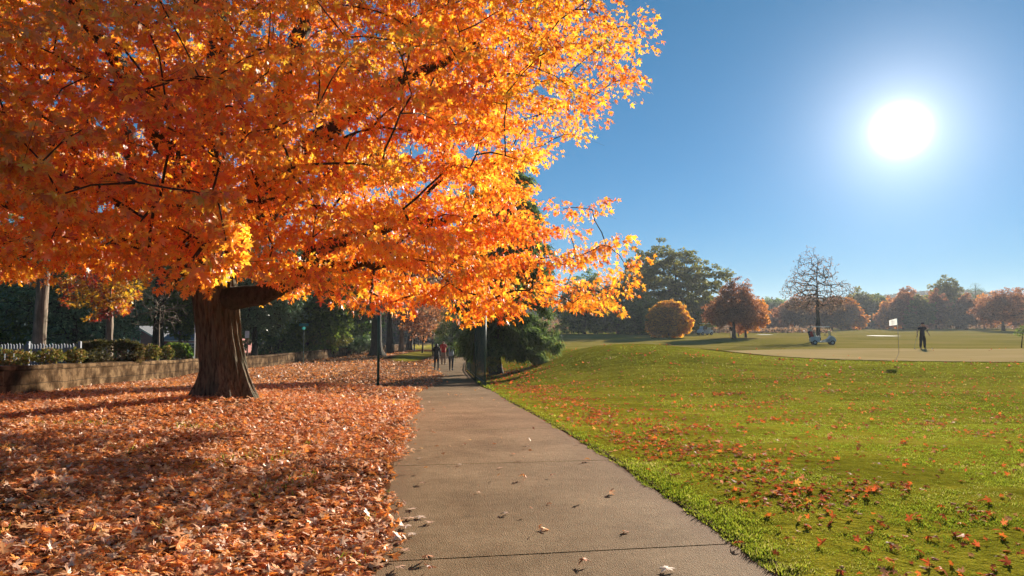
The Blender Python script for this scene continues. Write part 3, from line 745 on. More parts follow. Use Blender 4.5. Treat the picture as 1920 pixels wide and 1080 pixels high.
# ------------------------------------------------------------------ the retaining wall
def stone_material():
    m, nt, out = mat_new('wall_masonry')
    uv = N(nt, 'ShaderNodeUVMap'); uv.uv_map = 'UVMap'
    br = N(nt, 'ShaderNodeTexBrick'); br.offset = .4; br.squash = 1.0
    wp = N(nt, 'ShaderNodeVectorMath', operation='ADD'); nw = noise(nt, 1.1, 3, .6, uv.outputs[0])
    sc_ = N(nt, 'ShaderNodeVectorMath', operation='SCALE'); sc_.inputs['Scale'].default_value = .16; nt.links.new(nw.outputs['Color'], sc_.inputs[0])
    nt.links.new(uv.outputs[0], wp.inputs[0]); nt.links.new(sc_.outputs[0], wp.inputs[1]); nt.links.new(wp.outputs[0], br.inputs[0])
    for k, v in (('Scale', 1.0), ('Mortar Size', .012), ('Mortar Smooth', .3), ('Brick Width', 1.6), ('Row Height', .37), ('Bias', 0)): br.inputs[k].default_value = v
    br.inputs['Color1'].default_value = (.065, .040, .021, 1); br.inputs['Color2'].default_value = (.115, .074, .040, 1); br.inputs['Mortar'].default_value = (.06, .042, .026, 1)
    co = objco(nt); n = noise(nt, 2.2, 6, .65, co).outputs[0]
    c = mixc(nt, 1.0, br.outputs[0], ramp(nt, [(.36, (.38, .33, .28)), (.5, (.9, .85, .8)), (.6, (1.9, 1.9, 1.85))], n).outputs[0], 'MULTIPLY')  # stain mottling that also paints the crown's dappled light and shade into the colour
    b = N(nt, 'ShaderNodeBsdfPrincipled'); nt.links.new(c, b.inputs['Base Color']); b.inputs['Roughness'].default_value = 1; b.inputs['Specular IOR Level'].default_value = .02
    h = math_n(nt, 'SUBTRACT', noise(nt, 14, 5, .7, co).outputs[0], math_n(nt, 'MULTIPLY', br.outputs['Fac'], .8))
    bp = N(nt, 'ShaderNodeBump'); bp.inputs['Distance'].default_value = .03; nt.links.new(h, bp.inputs['Height']); nt.links.new(bp.outputs[0], b.inputs['Normal'])
    nt.links.new(b.outputs[0], out.inputs[0]); return m
def wall():
    ys_ = np.arange(4, 92, .5); V = []; Fq = []; UV = []
    prof = [(.0, -.4), (.0, .0), (.012, .60), (-.01, .61), (-.018, .66), (.0, .715), (.05, .735), (.26, .735), (.30, .70), (.30, -.2)]
    hs_ = [0]
    for a, b in zip(prof[:-1], prof[1:]): hs_.append(hs_[-1]+math.hypot(b[0]-a[0], b[1]-a[1]))
    L = 0; px_ = None
    for i, yv in enumerate(ys_):
        x = float(xw(yv)); z = float(zl(yv))
        if px_ is not None: L += math.hypot(x-px_, .5)
        px_ = x
        for j, (o, h) in enumerate(prof):
            dz = (float(vnoise(yv, j*7, 71, .9))-.5)*(.035 if h > .3 else 0); dx = (float(vnoise(yv, j*3, 72, .6))-.5)*.03
            V.append((x-o+dx, yv, z+h+dz)); UV.append((L, hs_[j]))
    m_ = len(prof)
    for i in range(len(ys_)-1):
        for j in range(m_-1):
            q = i*m_+j; Fq.append((q, q+m_, q+m_+1, q+1))
    me = np_mesh('retaining_wall', np.array(V), np.array(Fq), None, False)
    ul = me.uv_layers.new(name='UVMap'); li = np.array(Fq).ravel()
    ul.data.foreach_set('uv', np.array(UV)[li].astype(np.float32).ravel())
    tag(link('retaining_wall', me, stone_material()), 'low brown masonry retaining wall running along the left of the leafy bank', 'wall')
wall()

# ------------------------------------------------------------------ paints
M['black_iron'] = flat('black_iron', (.02, .022, .025), .5)
M['white_wood'] = flat('grey_painted_wood', (.16, .18, .21), .6)
M['green_metal'] = flat('green_painted_metal', (.012, .07, .045), .45)
M['steel'] = flat('galvanised_steel', (.35, .37, .38), .4, .7)
M['wire'] = flat('dark_green_wire', (.02, .045, .035), .5)
M['wood'] = bark_material('weathered_wood', (.09, .055, .03), (.24, .15, .09), 20)
M['brick'] = pbr('red_brick', [(.35, (.22, .055, .04)), (.65, (.38, .11, .08))], scale=9, rough=.85, bump=.01, bscale=30)
M['roof'] = pbr('grey_shingle_roof', [(.3, (.09, .095, .11)), (.7, (.17, .175, .19))], scale=6, rough=.8, bump=.02, bscale=25, stretch=(1, 1, 3))
M['trim'] = flat('cream_trim', (.55, .50, .40), .6)
M['glass'] = flat('dark_window_glass', (.02, .03, .035), .12)
M['white'] = flat('white_plastic', (.75, .75, .73), .4)
M['skin'] = flat('skin', (.45, .26, .18), .5)
M['tyre'] = flat('black_tyre', (.015, .015, .016), .8)

# ------------------------------------------------------------------ behind the wall, far left
def picket_fence():
    y = 23.0; x0, x1 = -21.5, at(146, 660, y).x; z = .12
    root = thing('picket_fence', 'weathered grey picket fence behind the wall at the far left', 'fence', (x0, y, z))
    n = int((x1-x0)/.10)
    mb = MB()
    for k in range(n):
        x = .06+k*.10; h = .86+.02*math.sin(k*1.7)
        mb.prism([(x-.026, .03), (x+.026, .03), (x+.026, h-.05), (x, h), (x-.026, h-.05)], 'y', -.012, .012)
    o = mb.build('pickets', M['white_wood'], root)
    for h in (.22, .66): MB().box(((x1-x0)/2, .035, h), (x1-x0, .035, .08)).build('rail', M['white_wood'], root)
    for k in range(5):
        MB().box((k*(x1-x0)/4, .09, .46), (.09, .09, .96), bev=.01).build('post', M['white_wood'], root)
picket_fence()

def shrub(name, label, px, D, wdt, h, mat, n, size, seed, stems=7, group=None, kind='clump', base=None, stem_h=.45, flat_top=False, z=None, depth=None, bark='bark_pale'):
    p = at(px, 640, D); zz = g(p.x, D) if z is None else z
    root = thing(name, label, 'shrub', (p.x, D, zz), 0, group); d2 = depth or wdt
    r2 = random.Random(seed); mb = MB()
    for k in range(stems):
        a = r2.random()*6.28; e = Vector((math.cos(a)*wdt*.32*r2.random()*1.3, math.sin(a)*d2*.3*r2.random(), h*(stem_h+.25*r2.random())))
        m_ = e*.5+Vector((r2.uniform(-.05, .05), r2.uniform(-.05, .05), 0)); m_.x *= .7
        mb.tube([Vector((e.x*.15, e.y*.15, -.05)), m_, e], .012+.006*r2.random(), 5)
    mb.build('stems', M[bark], root)
    q = rng.normal(size=(n, 3)); q = nrm(q)*(rng.uniform(.35, 1, (n, 1))**.5)
    if flat_top: q = np.sign(q)*np.abs(q)**.55
    P = q*np.array([wdt/2, d2/2, h*(1-stem_h*.6)/2]) + np.array([0, 0, h*(1-(1-stem_h*.6)/2)])
    P[:, 2] += (vnoise(P[:, 0]*3, P[:, 1]*3+seed, seed, .5)-.5)*.18*h
    leaf_mesh('foliage', [leaves(P, q+rng.normal(size=q.shape)*.6, q+rng.normal(size=q.shape)*.6+np.array([0, 0, .5]), size*rng.uniform(.6, 1.3, n), kind, .5)], M[mat], root)
    return root
shrub('hedge', 'long clipped reddish brown hedge growing behind the wall left of the maple', 206, 24.0, 2.3, .85, 'hedge', 5200, .075, 3, 26, flat_top=True, depth=.7, stem_h=.1)
shrub('azalea_bush', 'small bush with pale bare stems just right of the clipped hedge', 284, 26.8, .8, .72, 'azalea', 500, .08, 4, 11, group='azalea bushes along the wall head')
shrub('azalea_bush', 'narrow pale stemmed bush between the first bare stemmed bush and the maple', 313, 28.4, .55, .68, 'azalea', 330, .08, 5, 9, group='azalea bushes along the wall head')
shrub('azalea_bush', 'yellow green bush growing against the picket fence at the left edge', 20, 17.0, 1.0, .50, 'azalea', 500, .07, 6, 9, group='azalea bushes along the wall head')
shrub('azalea_bush', 'leafy bush against the pickets below the big pale trunk', 92, 19.0, .85, .52, 'azalea', 420, .07, 7, 9, group='azalea bushes along the wall head')
shrub('azalea_bush', 'bush with orange tips at the left end of the clipped hedge', 143, 20.8, .6, .55, 'azalea', 420, .07, 8, 9, group='azalea bushes along the wall head')
shrub('fern_plant', 'bright yellow green leafy plant left of the maple trunk above the wall', 350, 31.5, .6, .55, 'leaf_fresh', 260, .14, 9, 4, kind='oval')
shrub('round_bush', 'dark green rounded bush in shade left of the bright green plant', 331, 31.5, 1.3, .85, 'leaf_dark', 1600, .10, 10, 6)

def house():
    y = 80.0; pL = at(216, 636, y); pR = at(296, 636, y); zt = at(255, 613, y).z; ze = at(255, 637, y).z; W = (pR.x-pL.x)+.4
    cx = pL.x+W/2; z0 = ze-2.4
    root = thing('brick_house', 'low red brick house with a gabled roof and round vent behind the hedge', 'house', (cx, y, z0)); he = 2.4; hp = zt-z0
    wl = MB(); wl.prism([(-W/2+.25, -.3), (W/2-.25, -.3), (W/2-.25, he), (0, hp-.12), (-W/2+.25, he)], 'y', 0, 9)
    wl.box((W/2+3.6, 4.6, he/2-.15), (7.5, 7.8, he+.3)); wo_ = wl.build('wall', M['brick'], root)
    r_ = MB(); t = .12; e = .35
    for s_ in (-1, 1):
        a = (s_*(W/2+e-.25), he-.15); b = (0, hp)
        r_.prism([a, b, (b[0], b[1]+t), (a[0], a[1]+t)], 'y', -.35, 9.3)
    r_.prism([(.4, he-.05), (4.6, hp-.15), (4.6, hp-.03), (.4, he+.07)], 'x', W/2-.2, W/2+7.8)
    r_.build('roof', M['roof'], root)
    for s_ in (-1, 1):
        a = (s_*(W/2+e-.25), he-.22); b = (0, hp-.07)
        MB().prism([a, b, (b[0], b[1]+.2), (a[0], a[1]+.2)], 'y', -.42, -.36).build('fascia', M['trim'], root)
    zc = at(255, 623.5, y).z-z0
    v = MB(); v.cyl((0, -.08, zc), (0, .02, zc), .36, .36, 20); vo = v.build('round_vent', M['trim'], root)
    MB().cyl((0, -.1, zc), (0, -.082, zc), .24, .24, 20).build('louvre', M['glass'], vo)
    wx = at(252, 638, y).x-cx
    d = MB(); d.box((wx, -.04, he-.75), (1.5, .1, 1.5), bev=.02); dn = d.build('door', M['trim'], root)
    for px in (349, 361):
        q = at(px, 642, y+.7).x-cx
        f = MB().box((q, .62, he-1.0), (.75, .14, 1.3), bev=.01).build('window', M['trim'], root)
        for i in (-1, 1):
            for j in (-1, 0, 1): MB().box((q+i*.165, .545, he-1.0+j*.38), (.28, .02, .32)).build('pane', M['glass'], f)
    MB().box((W/2+3.8, .5, he-.08), (7.6, .12, .22)).build('gutter', M['trim'], root)
house()

def small_post(name, label, cat, px, D, ztop, r, mat, parts=None, zbase=None, sq=False, lean=0):
    p = at(px, 640, D); z0 = g(p.x, D); root = thing(name, label, cat, (p.x, D, z0))
    H = ztop-z0; mb = MB()
    if sq: mb.box((0, 0, H/2-.1), (r*2, r*2, H+.2), bev=.01)
    else: mb.cyl((0, 0, -.1), (lean, 0, H), r, r*.9, 10)
    mb.build('post', mat, root); return root, H
r_, H = small_post('wooden_post', 'short brown wooden post standing beside the left edge of the maple trunk', 'post', 372, 32, at(0, 622, 32).z, .13, M['wood'])
MB().cyl((0, 0, H), (0, 0, H+.03), .14, .11, 10).build('cap', M['wood'], r_)
r_, H = small_post('sign_pole', 'thin white pole with a bracket left of the wooden post', 'pole', 365, 31.6, at(0, 606, 31.6).z, .025, M['white'])
MB().box((.04, 0, H-.25), (.18, .03, .05), bev=.005).build('bracket', M['white'], r_)
r_, H = small_post('road_sign', 'slim post with a small white sign just right of the maple trunk', 'sign', 464, 40, at(0, 620, 40).z, .045, M['wood'])
MB().box((0, -.06, H-.22), (.26, .02, .42), bev=.01).build('sign_plate', M['white'], r_)
M['teal'] = flat('teal_sign', (.02, .16, .155), .9); M['teal_matt'] = pbr('matt_teal_sign', [(.3, (.015, .12, .115)), (.7, (.02, .15, .14))], 4, rough=1, spec=0)
r_, H = small_post('street_name_sign', 'thin post carrying teal street name blades beyond the wall', 'sign', 569.5, 44, at(0, 606, 44).z, .022, M['green_metal'])
MB().box((0, -.05, H-.1), (.62, .02, .17), bev=.005).build('name_blade', M['teal'], r_)
MB().box((0, -.02, H-.32), (.02, .62, .17)).build('name_blade', M['teal_matt'], r_)

# ------------------------------------------------------------------ green chain link fence by the path
def chain_fence():
    P0 = at(911, 718, 25.6); ys_ = [25.6, 30.8, 36.0, 41.2, 46.4, 51.6]
    pts = []
    for yv in ys_:
        x = float(xc(yv))+1.42 if yv > 27 else -1.0
        pts.append(Vector((x, yv, g(x, yv))))
    root = thing('chain_link_fence', 'tall green chain link fence running along the right edge of the path', 'fence', pts[0]); O = Vector(root.location); H = 3.1
    for p in pts: 
        po = MB().cyl(p-O+Vector((0, 0, -.1)), p-O+Vector((0, 0, H)), .035, .035, 10).build('post', M['green_metal'], root, True)
        MB().ball(p-O+Vector((0, 0, H)), .05, 8).build('cap', M['green_metal'], po, True)
    for h in (H-.04, .12):
        MB().tube([p-O+Vector((0, 0, h)) for p in pts], .02, 6).build('rail', M['green_metal'], root)
    MB().cyl(pts[1]-O+Vector((0, 0, .1)), pts[0]-O+Vector((0, 0, H-.3)), .022, .022, 6).build('brace', M['green_metal'], root)
    A = []; par = []
    for a, b in zip(pts[:-1], pts[1:]):
        L = (b-a).length; d = (b-a)/L; st = .11
        k = -H
        while k < L:
            for sgn in (1, -1):
                # diagonal wire clipped to the panel
                if sgn == 1: u0, h0, u1, h1 = max(k, 0), max(0, -k), min(L, k+H), min(H, L-k)
                else: u0, h0, u1, h1 = max(k, 0), min(H, H+k) if k < 0 else H, min(L, k+H), max(0, H-(L-k))
                if u1 > u0:
                    q0 = a+d*u0-O+Vector((0, 0, h0)); q1 = a+d*u1-O+Vector((0, 0, h1))
                    A += [q0, q1]; par += [-1, len(A)-2]
            k += st
    V, Fq = tubes(np.array(A), np.array(par), np.full(len(A), .0028), 3)
    link('chain_link', np_mesh('chain_link', V, Fq), M['wire'], root)
    p = at(709, 712, 25.8); z0 = g(p.x, 25.8)
    r2 = thing('fence_post', 'lone tall green metal post standing on the bank left of the path', 'post', (p.x, 25.8, z0))
    MB().cyl((0, 0, -.1), (0, 0, 3.1), .05, .05, 10).build('post_tube', M['green_metal'], r2, True)
    MB().ball((0, 0, 3.1), .065, 8).build('cap', M['green_metal'], r2, True)
chain_fence()

# ------------------------------------------------------------------ trees
def T(name, label, px, D, lobes, trunk, leaf, size, nC, per, crad, **k):
    return tree(name, label, 'tree', at(px, 620, D).x, D, lobes, trunk, leaf, size, nC, per, crad, **k)
# the weeping pine beside the fence
def pine():
    x, y = at(932, 690, 33).x, 33.0; z0 = g(x, y)
    root = thing('pine_tree', 'dark shaggy pine with drooping boughs behind the green fence posts', 'tree', (x, y, z0))
    r2 = np.random.default_rng(5); C = []
    line = [(0, 0, -.1, .30), (-.15, 0, 1.2, .27), (-.05, 0, 3, .24), (.1, 0, 6, .17), (.3, 0, 9.2, .09), (.35, 0, 11, .03)]
    limbs = []; nd = []
    for k in range(46):
        h = 1.0 + 9.3*(k/45)**1.0; a = k*2.4 + r2.uniform(-.4, .4); L = (3.3 if h < 7 else 3.3*(11.2-h)/4.4)*r2.uniform(.65, 1.1)
        if abs(math.cos(a)) < .35 and math.sin(a) < 0: L *= .7
        if math.cos(a) > .3 and h < 5: L *= .84
        if math.cos(a) < -.1: L *= (.4 if h < 3 else .62)        # kept clear of the path side
        d = np.array([math.cos(a), math.sin(a), 0]); pts = []
        for t in np.linspace(0, 1, 9):
            pts.append(np.array([0, 0, h])+d*L*t+np.array([0, 0, L*(.30*t-.48*t*t)]))
        limbs.append([(*p, .05*(1-t)+.01) for p, t in zip(pts, np.linspace(0, 1, 9))])
        for t in np.linspace(.22, 1, 13):
            p = np.array([0, 0, h])+d*L*t+np.array([0, 0, L*(.30*t-.48*t*t)])
            for _ in range(3): C.append(p + r2.normal(size=3)*np.array([.26, .26, .16]) + np.array([0, 0, -.08])); nd.append(d)
    C = np.array(C); nd = np.array(nd); ok = C[:, 2] > .15; C = C[ok]; nd = nd[ok]
    A, par, rad, tips = grow([line]+limbs, C, .2, .006, .4, power=.4)
    V1, F1 = tubes(A, par, rad, 5); V2, F2 = trunk_mesh(line[:3], 3, 14, .5, 6, .05, .2)
    link('trunk', np_mesh('trunk', np.concatenate([V2, V1]), np.concatenate([F2, F1+len(V2)]), None, True), M['bark_dark'], root)
    per = 75; i = np.repeat(np.arange(len(C)), per)
    P = C[i] + r2.normal(size=(len(i), 3))*np.array([.13, .13, .10])
    Td = nd[i]*.5 + np.array([0, 0, -.85]) + r2.normal(size=P.shape)*.45
    leaf_mesh('crown', [leaves(P, Td, r2.normal(size=P.shape), .30*r2.uniform(.6, 1.2, len(P)), 'needle', .3, widths=np.full(len(P), 2.0))], M['needle'], root)
pine()
shrub('yellow_bush', 'small yellow green leafy bush seen through the fence posts', 899, 36, .9, 1.5, 'leaf_yellow', 420, .13, 12, 5)
shrub('scrubby_bush', 'low dark tangled bush at the foot of the pine by the fence', 917, 31.5, 1.0, .9, 'leaf_olive', 420, .10, 13, 12, bark='bark_dark')

# left, behind the wall
T('tall_tree', 'tall tree with a thick pale lit trunk behind the picket fence at far left', 72, 29, [(0, 0, 8, 3.4, 3, 3.2)], (6.2, .27, .25, 0), 'leaf_olive', .16, 150, 40, .6, seed=11, bark='bark_pale', flare=.25, extra=None)
T('yellow_tree', 'slim tree with red and yellow leaves above the clipped hedge', 205, 29, [(-.3, 0, 3.3, 1.3, 1.2, 1.0), (.1, 0, 2.5, .55, .6, .4)], (2.4, .16, 0, 0), 'leaf_redyellow', .14, 60, 45, .36, kind='maple_far', seed=12, bark='bark_pale', flare=.2)
T('bare_shrub_tree', 'leafless pale twiggy tree with spreading whitish branches left of the maple', 298, 34, [(0, 0, 2.9, 1.3, 1.2, 1.3)], (1.1, .07), 'leaf_brown', .1, 170, 0, .16, seed=13, bark='bark_pale', tip=.008, step=.3, shell=.1)
T('dark_trunk_tree', 'dark thick trunk rising behind the bare pale twigs', 297, 42, [(0, 0, 8, 3, 3, 2.6)], (6, .33), 'leaf_dark', .2, 110, 40, .7, seed=14, flare=.2)
T('round_evergreen', 'dense dark evergreen with a forked pale stem left of the maple trunk', 338, 46, [(0, 0, 3.9, 1.9, 1.8, 1.9)], (1.5, .13), 'leaf_dark', .15, 260, 70, .45, seed=15, bark='bark_pale', flare=.2)
LG = 'evergreen trees filling the yard behind the wall'
T('evergreen_tree', 'shady dark green tree at the left edge behind the picket fence', 15, 40, [(0, 0, 4.0, 3.6, 3, 3.6)], (2, .25), 'leaf_dark', .20, 420, 60, .6, seed=16, group=LG)
T('evergreen_tree', 'glossy dark green magnolia between the pale trunk and the yellow tree', 140, 38, [(0, 0, 3.6, 3.4, 2.6, 3.0)], (1.6, .2), 'leaf_glossy', .18, 420, 60, .55, kind='oval', seed=17, group=LG)
T('evergreen_tree', 'light green tree behind the yellow tree and left of the house roof', 215, 100, [(0, 0, 8.5, 7.6, 5, 7.2)], (2, .3), 'leaf_fresh', .40, 380, 50, 1.2, seed=18, group=LG)
T('evergreen_tree', 'green tree rising over the ridge of the brick house', 272, 98, [(0, 0, 8, 7, 5, 6)], (3, .4), 'leaf_olive', .42, 330, 50, 1.2, seed=19, group=LG)
T('evergreen_tree', 'dark tree filling the gap over the house wing', 345, 100, [(0, 0, 9, 8, 5, 7)], (3, .4), 'leaf_dark', .42, 380, 50, 1.3, seed=20, group=LG)
T('evergreen_tree', 'dark tree beyond the left edge of the view behind the picket fence', -130, 40, [(0, 0, 4.0, 4.2, 3, 3.8)], (2, .25), 'leaf_dark', .24, 300, 45, .7, seed=128, group=LG)
T('evergreen_tree', 'green tree furthest out beyond the left edge of the view', -330, 42, [(0, 0, 4.4, 4.6, 3, 4.2)], (2, .25), 'leaf_fresh', .26, 300, 45, .75, seed=129, group=LG)
T('magnolia_tree', 'pale grey green magnolia with sunlit glossy leaves right of the maple trunk', 478, 47, [(.3, 0, 4.7, 3.0, 2.4, 2.9), (1.7, -.5, 4.0, 1.4, 1.2, 1.4)], (1.8, .2), 'leaf_glossy', .17, 480, 70, .50, kind='oval', seed=21)
T('evergreen_tree', 'dark green rounded tree behind the teal street sign', 575, 56, [(0, 0, 4.4, 3.6, 2.6, 4.1)], (1.4, .2), 'leaf_dark', .2, 440, 70, .6, seed=22, group=LG)
T('evergreen_tree', 'dark broad tree between the magnolia and the street sign', 520, 62, [(0, 0, 5, 4.2, 2.6, 4.8)], (1.4, .2), 'leaf_dark', .24, 440, 60, .75, seed=23, group=LG)
T('olive_tree', 'olive and yellow green tree over the far end of the wall', 655, 70, [(0, 0, 5, 3.4, 3, 4.4)], (1.8, .2), 'leaf_fresh', .24, 260, 50, .7, seed=24)
shrub('grassy_bush', 'blue green grassy bush on the wall beside the first far trunk', 672, 61, 3.4, 1.7, 'leaf_glossy', 1500, .25, 25, 6, kind='oval')
shrub('grassy_bush', 'low dark bush on the wall head left of the blue green grassy bush', 618, 56, 3.6, 1.4, 'leaf_olive', 1500, .2, 26, 6, kind='oval')

# the avenue of trunks along the path
AV = 'big trunks lining the bank beyond the maple'
T('avenue_tree', 'thick dark trunk nearest of the row along the bank beyond the maple', 706, 60, [(0, 0, 8, 5.5, 4, 3.8)], (4.5, .50), 'leaf_brown', .26, 160, 30, .9, seed=31, group=AV, flare=1.0)
T('avenue_tree', 'second dark trunk of the row on the bank, half hidden behind the thickest one', 731, 68, [(0, 0, 8, 5, 4, 3.6)], (4.2, .36), 'leaf_brown', .28, 140, 28, .9, seed=32, group=AV, flare=.7)
T('avenue_tree', 'third trunk of the row with a pale lit right side', 753, 75, [(0, 0, 8, 4.5, 4, 3.6)], (4.2, .33), 'leaf_rust', .28, 130, 28, .9, seed=33, group=AV, bark='bark_pale', flare=.6)
T('avenue_tree', 'fourth dark forked trunk of the row, furthest along the bank', 767, 84, [(0, 0, 7.5, 4.5, 4, 3.6)], (2.6, .38, .3, 0), 'leaf_brown', .28, 120, 28, .9, seed=34, group=AV, flare=.6)
YG = 'young thin trees on the grass left of the far path'
for i, (px, D, lf, lab) in enumerate(((777, 78, 'leaf_brown', 'leftmost thin young tree on the sunlit grass left of the walkers'), (792, 72, 'leaf_rust', 'leaning thin young tree on the sunlit grass between two others'), (811, 82, 'leaf_brown', 'thin straight young tree just behind the walker in the dark coat'), (824, 100, 'leaf_olive', 'thin distant tree right above the person in red'), (785, 105, 'leaf_rust', 'distant brown leaved tree behind the leaning young tree'))):
    T('young_tree', lab, px, D, [(0, 0, 3.6, 2.0, 1.6, 1.7)], (2.0, .09, .15*(i == 1), 0), lf, .2, 80, 26, .5, seed=40+i, group=YG, tip=.012)
T('blue_spruce', 'dark blue conifer standing right of the far path', 868, 66, [(0, 0, 5.2, 1.7, 1.7, 4.6), (0, 0, 2.2, 2.2, 2.2, 1.6)], (1.4, .2), 'needle', .42, 330, 60, .5, kind='needle', seed=45, droop=.9)
for i, (px, D, lf, h, lab) in enumerate(((800, 150, 'leaf_brown', 5.5, 'far brownish tree closing the path view, left'), (838, 165, 'leaf_olive', 6, 'far olive tree closing the path view above the walkers'), (880, 150, 'leaf_brown', 6, 'far brown tree closing the path view behind the fence'), (745, 150, 'leaf_olive', 8, 'far green tree behind the row of thick trunks'), (700, 160, 'leaf_dark', 9, 'far dark tree behind the thickest trunk'))):
    T('distant_tree', lab, px, D, [(0, 0, h, 8, 6, h*.95)], (2, .3), lf, .55, 260, 40, 1.4, seed=50+i)

# right side of the fairway
T('oak_tree', 'very large dark oak with a billowing crown across the fairway', 1268, 124, [(-1.5, 0, 11.0, 6.5, 5, 4.6, 1.2), (4.5, 0, 9.2, 4.3, 4, 2.6), (-5.2, 0, 9.5, 3.4, 4, 4.6), (1.0, 0, 6.0, 7.5, 5, 4.0), (8.0, -1, 10.6, 2.0, 2, 1.1), (2, -2, 3.2, 6, 3, 3)], (3.5, .7), 'leaf_olive', .34, 560, 62, .85, seed=61, tip=.035, shell=.42, flatz=.42, dmin=1.15)
T('dark_tree', 'dark rounded tree at the left foot of the large oak', 1205, 112, [(0, 0, 2.6, 2.9, 2.5, 2.6)], (.8, .2), 'leaf_dark', .26, 330, 60, .6, seed=62)
T('dark_tree', 'shadowy dark tree between the maple leaves and the large oak', 1160, 118, [(0, 0, 4.4, 4.2, 3, 4.2)], (1, .3), 'leaf_dark', .30, 420, 60, .75, seed=63)
T('dark_tree', 'dark green tree seen just under the low right sprays of the maple', 1095, 118, [(0, 0, 4.8, 4.6, 3, 4.6)], (1, .3), 'leaf_dark', .30, 420, 60, .8, seed=64)
T('green_tree', 'mid green bushy tree under the right side of the large oak', 1318, 132, [(0, 0, 3.0, 2.4, 2.2, 2.9), (-1.5, 1, 4.2, 2.2, 2, 2.6)], (.9, .2), 'leaf_fresh', .28, 330, 60, .65, seed=65)
T('orange_tree', 'rounded golden orange tree in front of the large oak', 1254, 90, [(0, 0, 2.3, 2.2, 2.1, 2.1), (1.5, -.6, 1.7, 1.2, 1.2, 1.2), (-1.5, 0, 1.6, 1.1, 1.1, 1.1), (-.5, 0, 3.5, 1.1, 1.1, 1.1), (.8, 0, 3.2, .9, .9, .9)], (1.0, .16), 'leaf_golden', .20, 460, 60, .42, seed=66)
RG = 'pair of russet trees on the fairway'
T('russet_tree', 'larger front russet tree of the pair standing on the fairway', 1376, 86, [(.1, 0, 4.7, 2.3, 2.1, 2.5), (-1.5, 0, 3.1, 1.9, 1.8, 1.5), (1.4, -.4, 3.4, 1.9, 1.7, 1.7)], (1.7, .24), 'leaf_rust', .15, 560, 34, .36, seed=67, group=RG, tip=.014, power=.5)
T('russet_tree', 'smaller orange tinted tree right behind the larger russet one', 1398, 92, [(0, 0, 3.3, 2.6, 2.4, 2.0), (1.2, 0, 2.6, 1.6, 1.5, 1.0)], (1.5, .17), 'leaf_orange', .18, 360, 50, .42, seed=68, group=RG, tip=.014)
T('sparse_tree', 'tall airy nearly bare tree rising behind the golf cart', 1534, 79, [(-.1, 0, 7.4, 2.5, 2.2, 2.6), (-2.2, 0, 5.6, 2.0, 2, 2.0), (2.3, 0, 5.2, 2.0, 2, 1.8), (0, 0, 4.2, 3.4, 2.4, 1.0)], (3.2, .26), 'leaf_brown', .12, 620, 6, .33, seed=69, tip=.012, power=.5, shell=.2)

FG = 'autumn trees along the far side of the fairway'
far = [
    (1108, 205, 'leaf_dark', 5.5, 11, 'far dark tree seen past the fringe of the maple'),
    (1446, 262, 'leaf_dark', 10, 10.5, 'blue green far tree directly right of the russet pair'),
    (1472, 268, 'leaf_dark', 8, 9.5, 'blue green far tree left of the tall airy tree'),
    (1458, 190, 'leaf_rust', 5.5, 5.5, 'low reddish tree left of the tall airy tree on the far side'),
    (1490, 172, 'leaf_rust', 6.5, 8.0, 'brownish red tree behind the left branches of the airy tree'),
    (1520, 180, 'leaf_brown', 6.5, 8.5, 'brown tree directly behind the trunk of the airy tree'),
    (1560, 168, 'leaf_rust', 7, 8.0, 'russet tree behind the right branches of the airy tree'),
    (1592, 174, 'leaf_orange', 5.5, 7.6, 'orange brown tree just right of the airy tree'),
    (1616, 215, 'leaf_olive', 9, 11.5, 'dark green far tree between two rows of orange trees'),
    (1644, 225, 'leaf_dark', 8, 10.5, 'shaded blue green tree left of the golf flag'),
    (1668, 190, 'leaf_orange', 5.5, 8.0, 'bright orange tree directly behind the golf flag'),
    (1694, 178, 'leaf_rust', 6, 9.2, 'orange and green tree right of the golf flag'),
    (1722, 176, 'leaf_olive', 5.5, 8.5, 'dark green and red tree behind the golfer'),
    (1708, 235, 'leaf_rust', 8, 13, 'reddish tree rising behind the golfer'),
    (1756, 180, 'leaf_rust', 5.5, 9.5, 'purple red tree right of the golfer'),
    (1776, 205, 'leaf_olive', 9, 14.8, 'tallest round topped tree right of the golfer'),
    (1812, 178, 'leaf_rust', 5.5, 8.6, 'red brown tree between the round topped tree and the big spreading one'),
    (1846, 195, 'leaf_orange', 6, 9.0, 'orange tree left of the big spreading tree at right'),
    (1914, 185, 'leaf_rust', 6, 10.4, 'reddish tree at the right edge of the view'),
    (1975, 180, 'leaf_orange', 7, 10, 'orange tree just beyond the right edge'),
]
for i, (px, D, lf, wd, h, lab) in enumerate(far):
    T('autumn_tree', lab, px, D, [(wd*.08*math.sin(i*2.3), 0, h*.60, wd*.46, wd*.4, h*.40), (wd*.34, -1, h*(.40+.08*math.sin(i*1.7)), wd*.36, wd*.34, h*.30), (-wd*.34, -1, h*(.40+.09*math.cos(i*2.9)), wd*.38, wd*.34, h*.30)], (h*.22, .22), lf, .34 if D < 200 else .48, 300, 34, wd*.095, seed=80+i, group=FG, tip=.022, shell=.25)
T('conifer_tree', 'layered dark conifer top between the round topped and the spreading tree', 1832, 215, [(0, 0, 10.5, 2.3, 2.2, .6), (0, 0, 12.2, 1.6, 1.5, .5), (0, 0, 13.7, .9, .9, .5), (0, 0, 8.8, 2.9, 2.5, .7), (0, 0, 6, 3, 2.6, 1.6)], (7, .3), 'needle', .6, 240, 50, .8, kind='needle', seed=110)
T('spreading_tree', 'wide spreading red orange tree with a stout dark trunk at the far right', 1881, 150, [(0, 0, 5.2, 5.2, 4, 3.3), (-3, 0, 4.2, 2.4, 2.4, 1.8), (3, 0, 4.2, 2.4, 2.4, 1.8)], (1.9, .34), 'leaf_rust', .26, 520, 26, .6, seed=111, tip=.022, power=.52)

